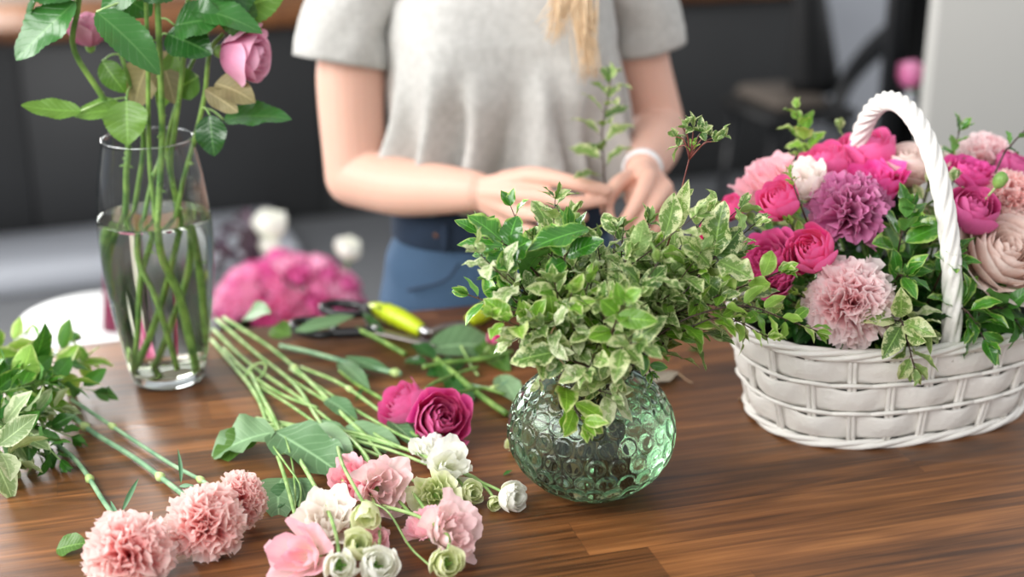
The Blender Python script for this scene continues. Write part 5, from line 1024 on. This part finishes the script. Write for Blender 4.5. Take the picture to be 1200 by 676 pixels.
# ================================================================== SCISSORS AND PRUNERS
def torus_path(c, ax, ay, rx, ry, r, n=40, m_=10):
    th = np.linspace(0, 2 * PI, n + 1); mb = MB(); mb.tube([c + ax * rx * math.cos(t) + ay * ry * math.sin(t) for t in th], r, m_); return mb
def scissors():
    pv = T(440, 389, .012); tip = T(512, 409, .006); d = nrm((tip - pv) * [1, 1, 0]); s = np.cross(UP, d); root = thing('scissors', 'black handled florist scissors lying behind the cut stems', 'scissors', pv)
    for k, (a, z) in enumerate(((.05, .010), (-.09, .013))):
        dd = nrm(d * math.cos(a) + s * math.sin(a)); ss = np.cross(UP, dd); L = .105; P = []
        for t in np.linspace(0, 1, 14):
            w = .0085 * (1 - t ** 2.2) + .0008; P.append([pv + dd * L * t + ss * w + UP * (z - .012), pv + dd * L * t + ss * w + UP * (z - .0095), pv + dd * L * t - ss * w + UP * (z - .0095), pv + dd * L * t - ss * w + UP * (z - .012)])
        m = MB(); m.grid(np.array([[np.mean(P[0], axis=0)] * 4] + P + [[np.mean(P[-1], axis=0)] * 4]), closed=True); m.build('blade', M['dsteel'], root)
    for cx, cy, h, rx, ry, an in ((404, 362, .020, .034, .021, .15), (368, 384, .012, .036, .022, -.15)):
        c = T(cx, cy, h); ax = nrm(d * math.cos(an) + s * math.sin(an) + UP * .0); ay = np.cross(UP, ax); mb = torus_path(c, ax, ay, rx, ry, .0062); mb.tube(spline([c + ax * rx * .95, (c + pv) / 2 + ax * .018, pv + UP * .001], 10), np.linspace(.0075, .008, 10), 10); mb.build('handle', M['black'], root)
    m = MB(); m.tube([pv - UP * .004, pv + UP * .010], .005, 16); m.build('pivot_screw', M['steel'], root)
scissors()
def pruner():
    a = T(437, 362, .013); b = T(492, 386, .012); root = thing('hand_pruner', 'lime green handled hand pruner lying in front of the jeans', 'pruner', b)
    m = MB(); k_ = 26; m.tube(spline([a, (a + b) / 2 + UP * .004, b], k_), np.interp(np.linspace(0, 1, k_), [0, .12, .5, .9, 1], [.0095, .0125, .0145, .012, .010]), 16, round_ends=True); h = m.build('handle', M['limep'], root)
    for t in (.3, .45, .6):
        p = a + (b - a) * t; dd = nrm(b - a); 
        ring_mesh(p + UP * .003, dd, .0142, .0009, 'grip_ring', M['limep'], h)
    m = MB(); dd = nrm(b - a); m.tube([b, b + dd * .012, b + dd * .022], [.0085, .008, .006], 14); m.build('ferrule', M['steel'], root)
    e = T(548, 379, .012); m = MB(); m.tube(spline([b + dd * .02, T(520, 384, .014), e], 14), np.interp(np.linspace(0, 1, 14), [0, .5, 1], [.006, .0065, .005]), 10); m.build('blade', M['dsteel'], root)
    a2 = T(553, 374, .014); b2 = T(590, 352, .016); m = MB(); m.tube(spline([a2, b2], 20), np.interp(np.linspace(0, 1, 20), [0, .2, .6, 1], [.010, .0135, .0135, .010]), 16, round_ends=True); m.build('handle', M['limep'], root)
pruner()

# ================================================================== CAMERA, LIGHT
cd = bpy.data.cameras.new('camera'); cam = bpy.data.objects.new('camera', cd); COL.objects.link(cam)
cam.location = tuple(CAM); cam.rotation_euler = (PI / 2 - PITCH, 0, 0); cd.lens = FPX * 36 / 1200; cd.sensor_width = 36; cd.clip_start = .05; cd.clip_end = 60
cd.dof.use_dof = True; cd.dof.focus_distance = 1.52; cd.dof.aperture_fstop = 2.0
bpy.context.scene.camera = cam
def area(name, loc, tgt, sx, sy, power, col=(1, 1, 1)):
    l = bpy.data.lights.new(name, 'AREA'); l.shape = 'RECTANGLE'; l.size = sx; l.size_y = sy; l.energy = power; l.color = col
    o = bpy.data.objects.new(name, l); COL.objects.link(o); o.location = loc; o.rotation_euler = (Vector(tgt) - Vector(loc)).to_track_quat('-Z', 'Y').to_euler(); return o
area('window_light_left', (-2.3, 1.3, 2.3), (0, 1.7, .95), 1.8, 1.6, 85, (1, .985, .96))
area('fill_light_front', (-1.5, -.6, 2.6), (0, 1.8, 1.0), 2.2, 1.4, 78, (1, .99, .975))  # large soft fill lamp added at the front left to brighten table and basket
area('area_light_right', (2.6, 2.6, 2.5), (.3, 1.8, 1.0), 1.2, 1.2, 12, (.95, .98, 1))  # weak, slightly cool area lamp from the right
wl = bk(-.72, .62, 1.6); area('window_light_back', tuple(wl), tuple(wl - bw - UP * .25), 1.7, 1.2, 85, (1, .985, .96))
w = bpy.data.worlds.new('daylight'); bpy.context.scene.world = w; w.use_nodes = True; nt = w.node_tree; nt.nodes.clear(); g = N(nt)
bg = g('ShaderNodeBackground', {0: (.97, .98, 1.0, 1), 1: .65}); o = g('ShaderNodeOutputWorld'); nt.links.new(bg.outputs[0], o.inputs[0])
sc = bpy.context.scene
sc.view_settings.view_transform = 'Standard'; sc.view_settings.look = 'None'; sc.view_settings.exposure = 0.15; sc.view_settings.gamma = 1.0; sc.view_settings.use_curve_mapping = False
sc.cycles.max_bounces = 16; sc.cycles.transmission_bounces = 14; sc.cycles.transparent_max_bounces = 24; sc.cycles.sample_clamp_indirect = 6.0; sc.cycles.use_denoising = True; sc.view_settings.exposure = .12
for o in bpy.data.objects:
    if '_w' in o: del o['_w']
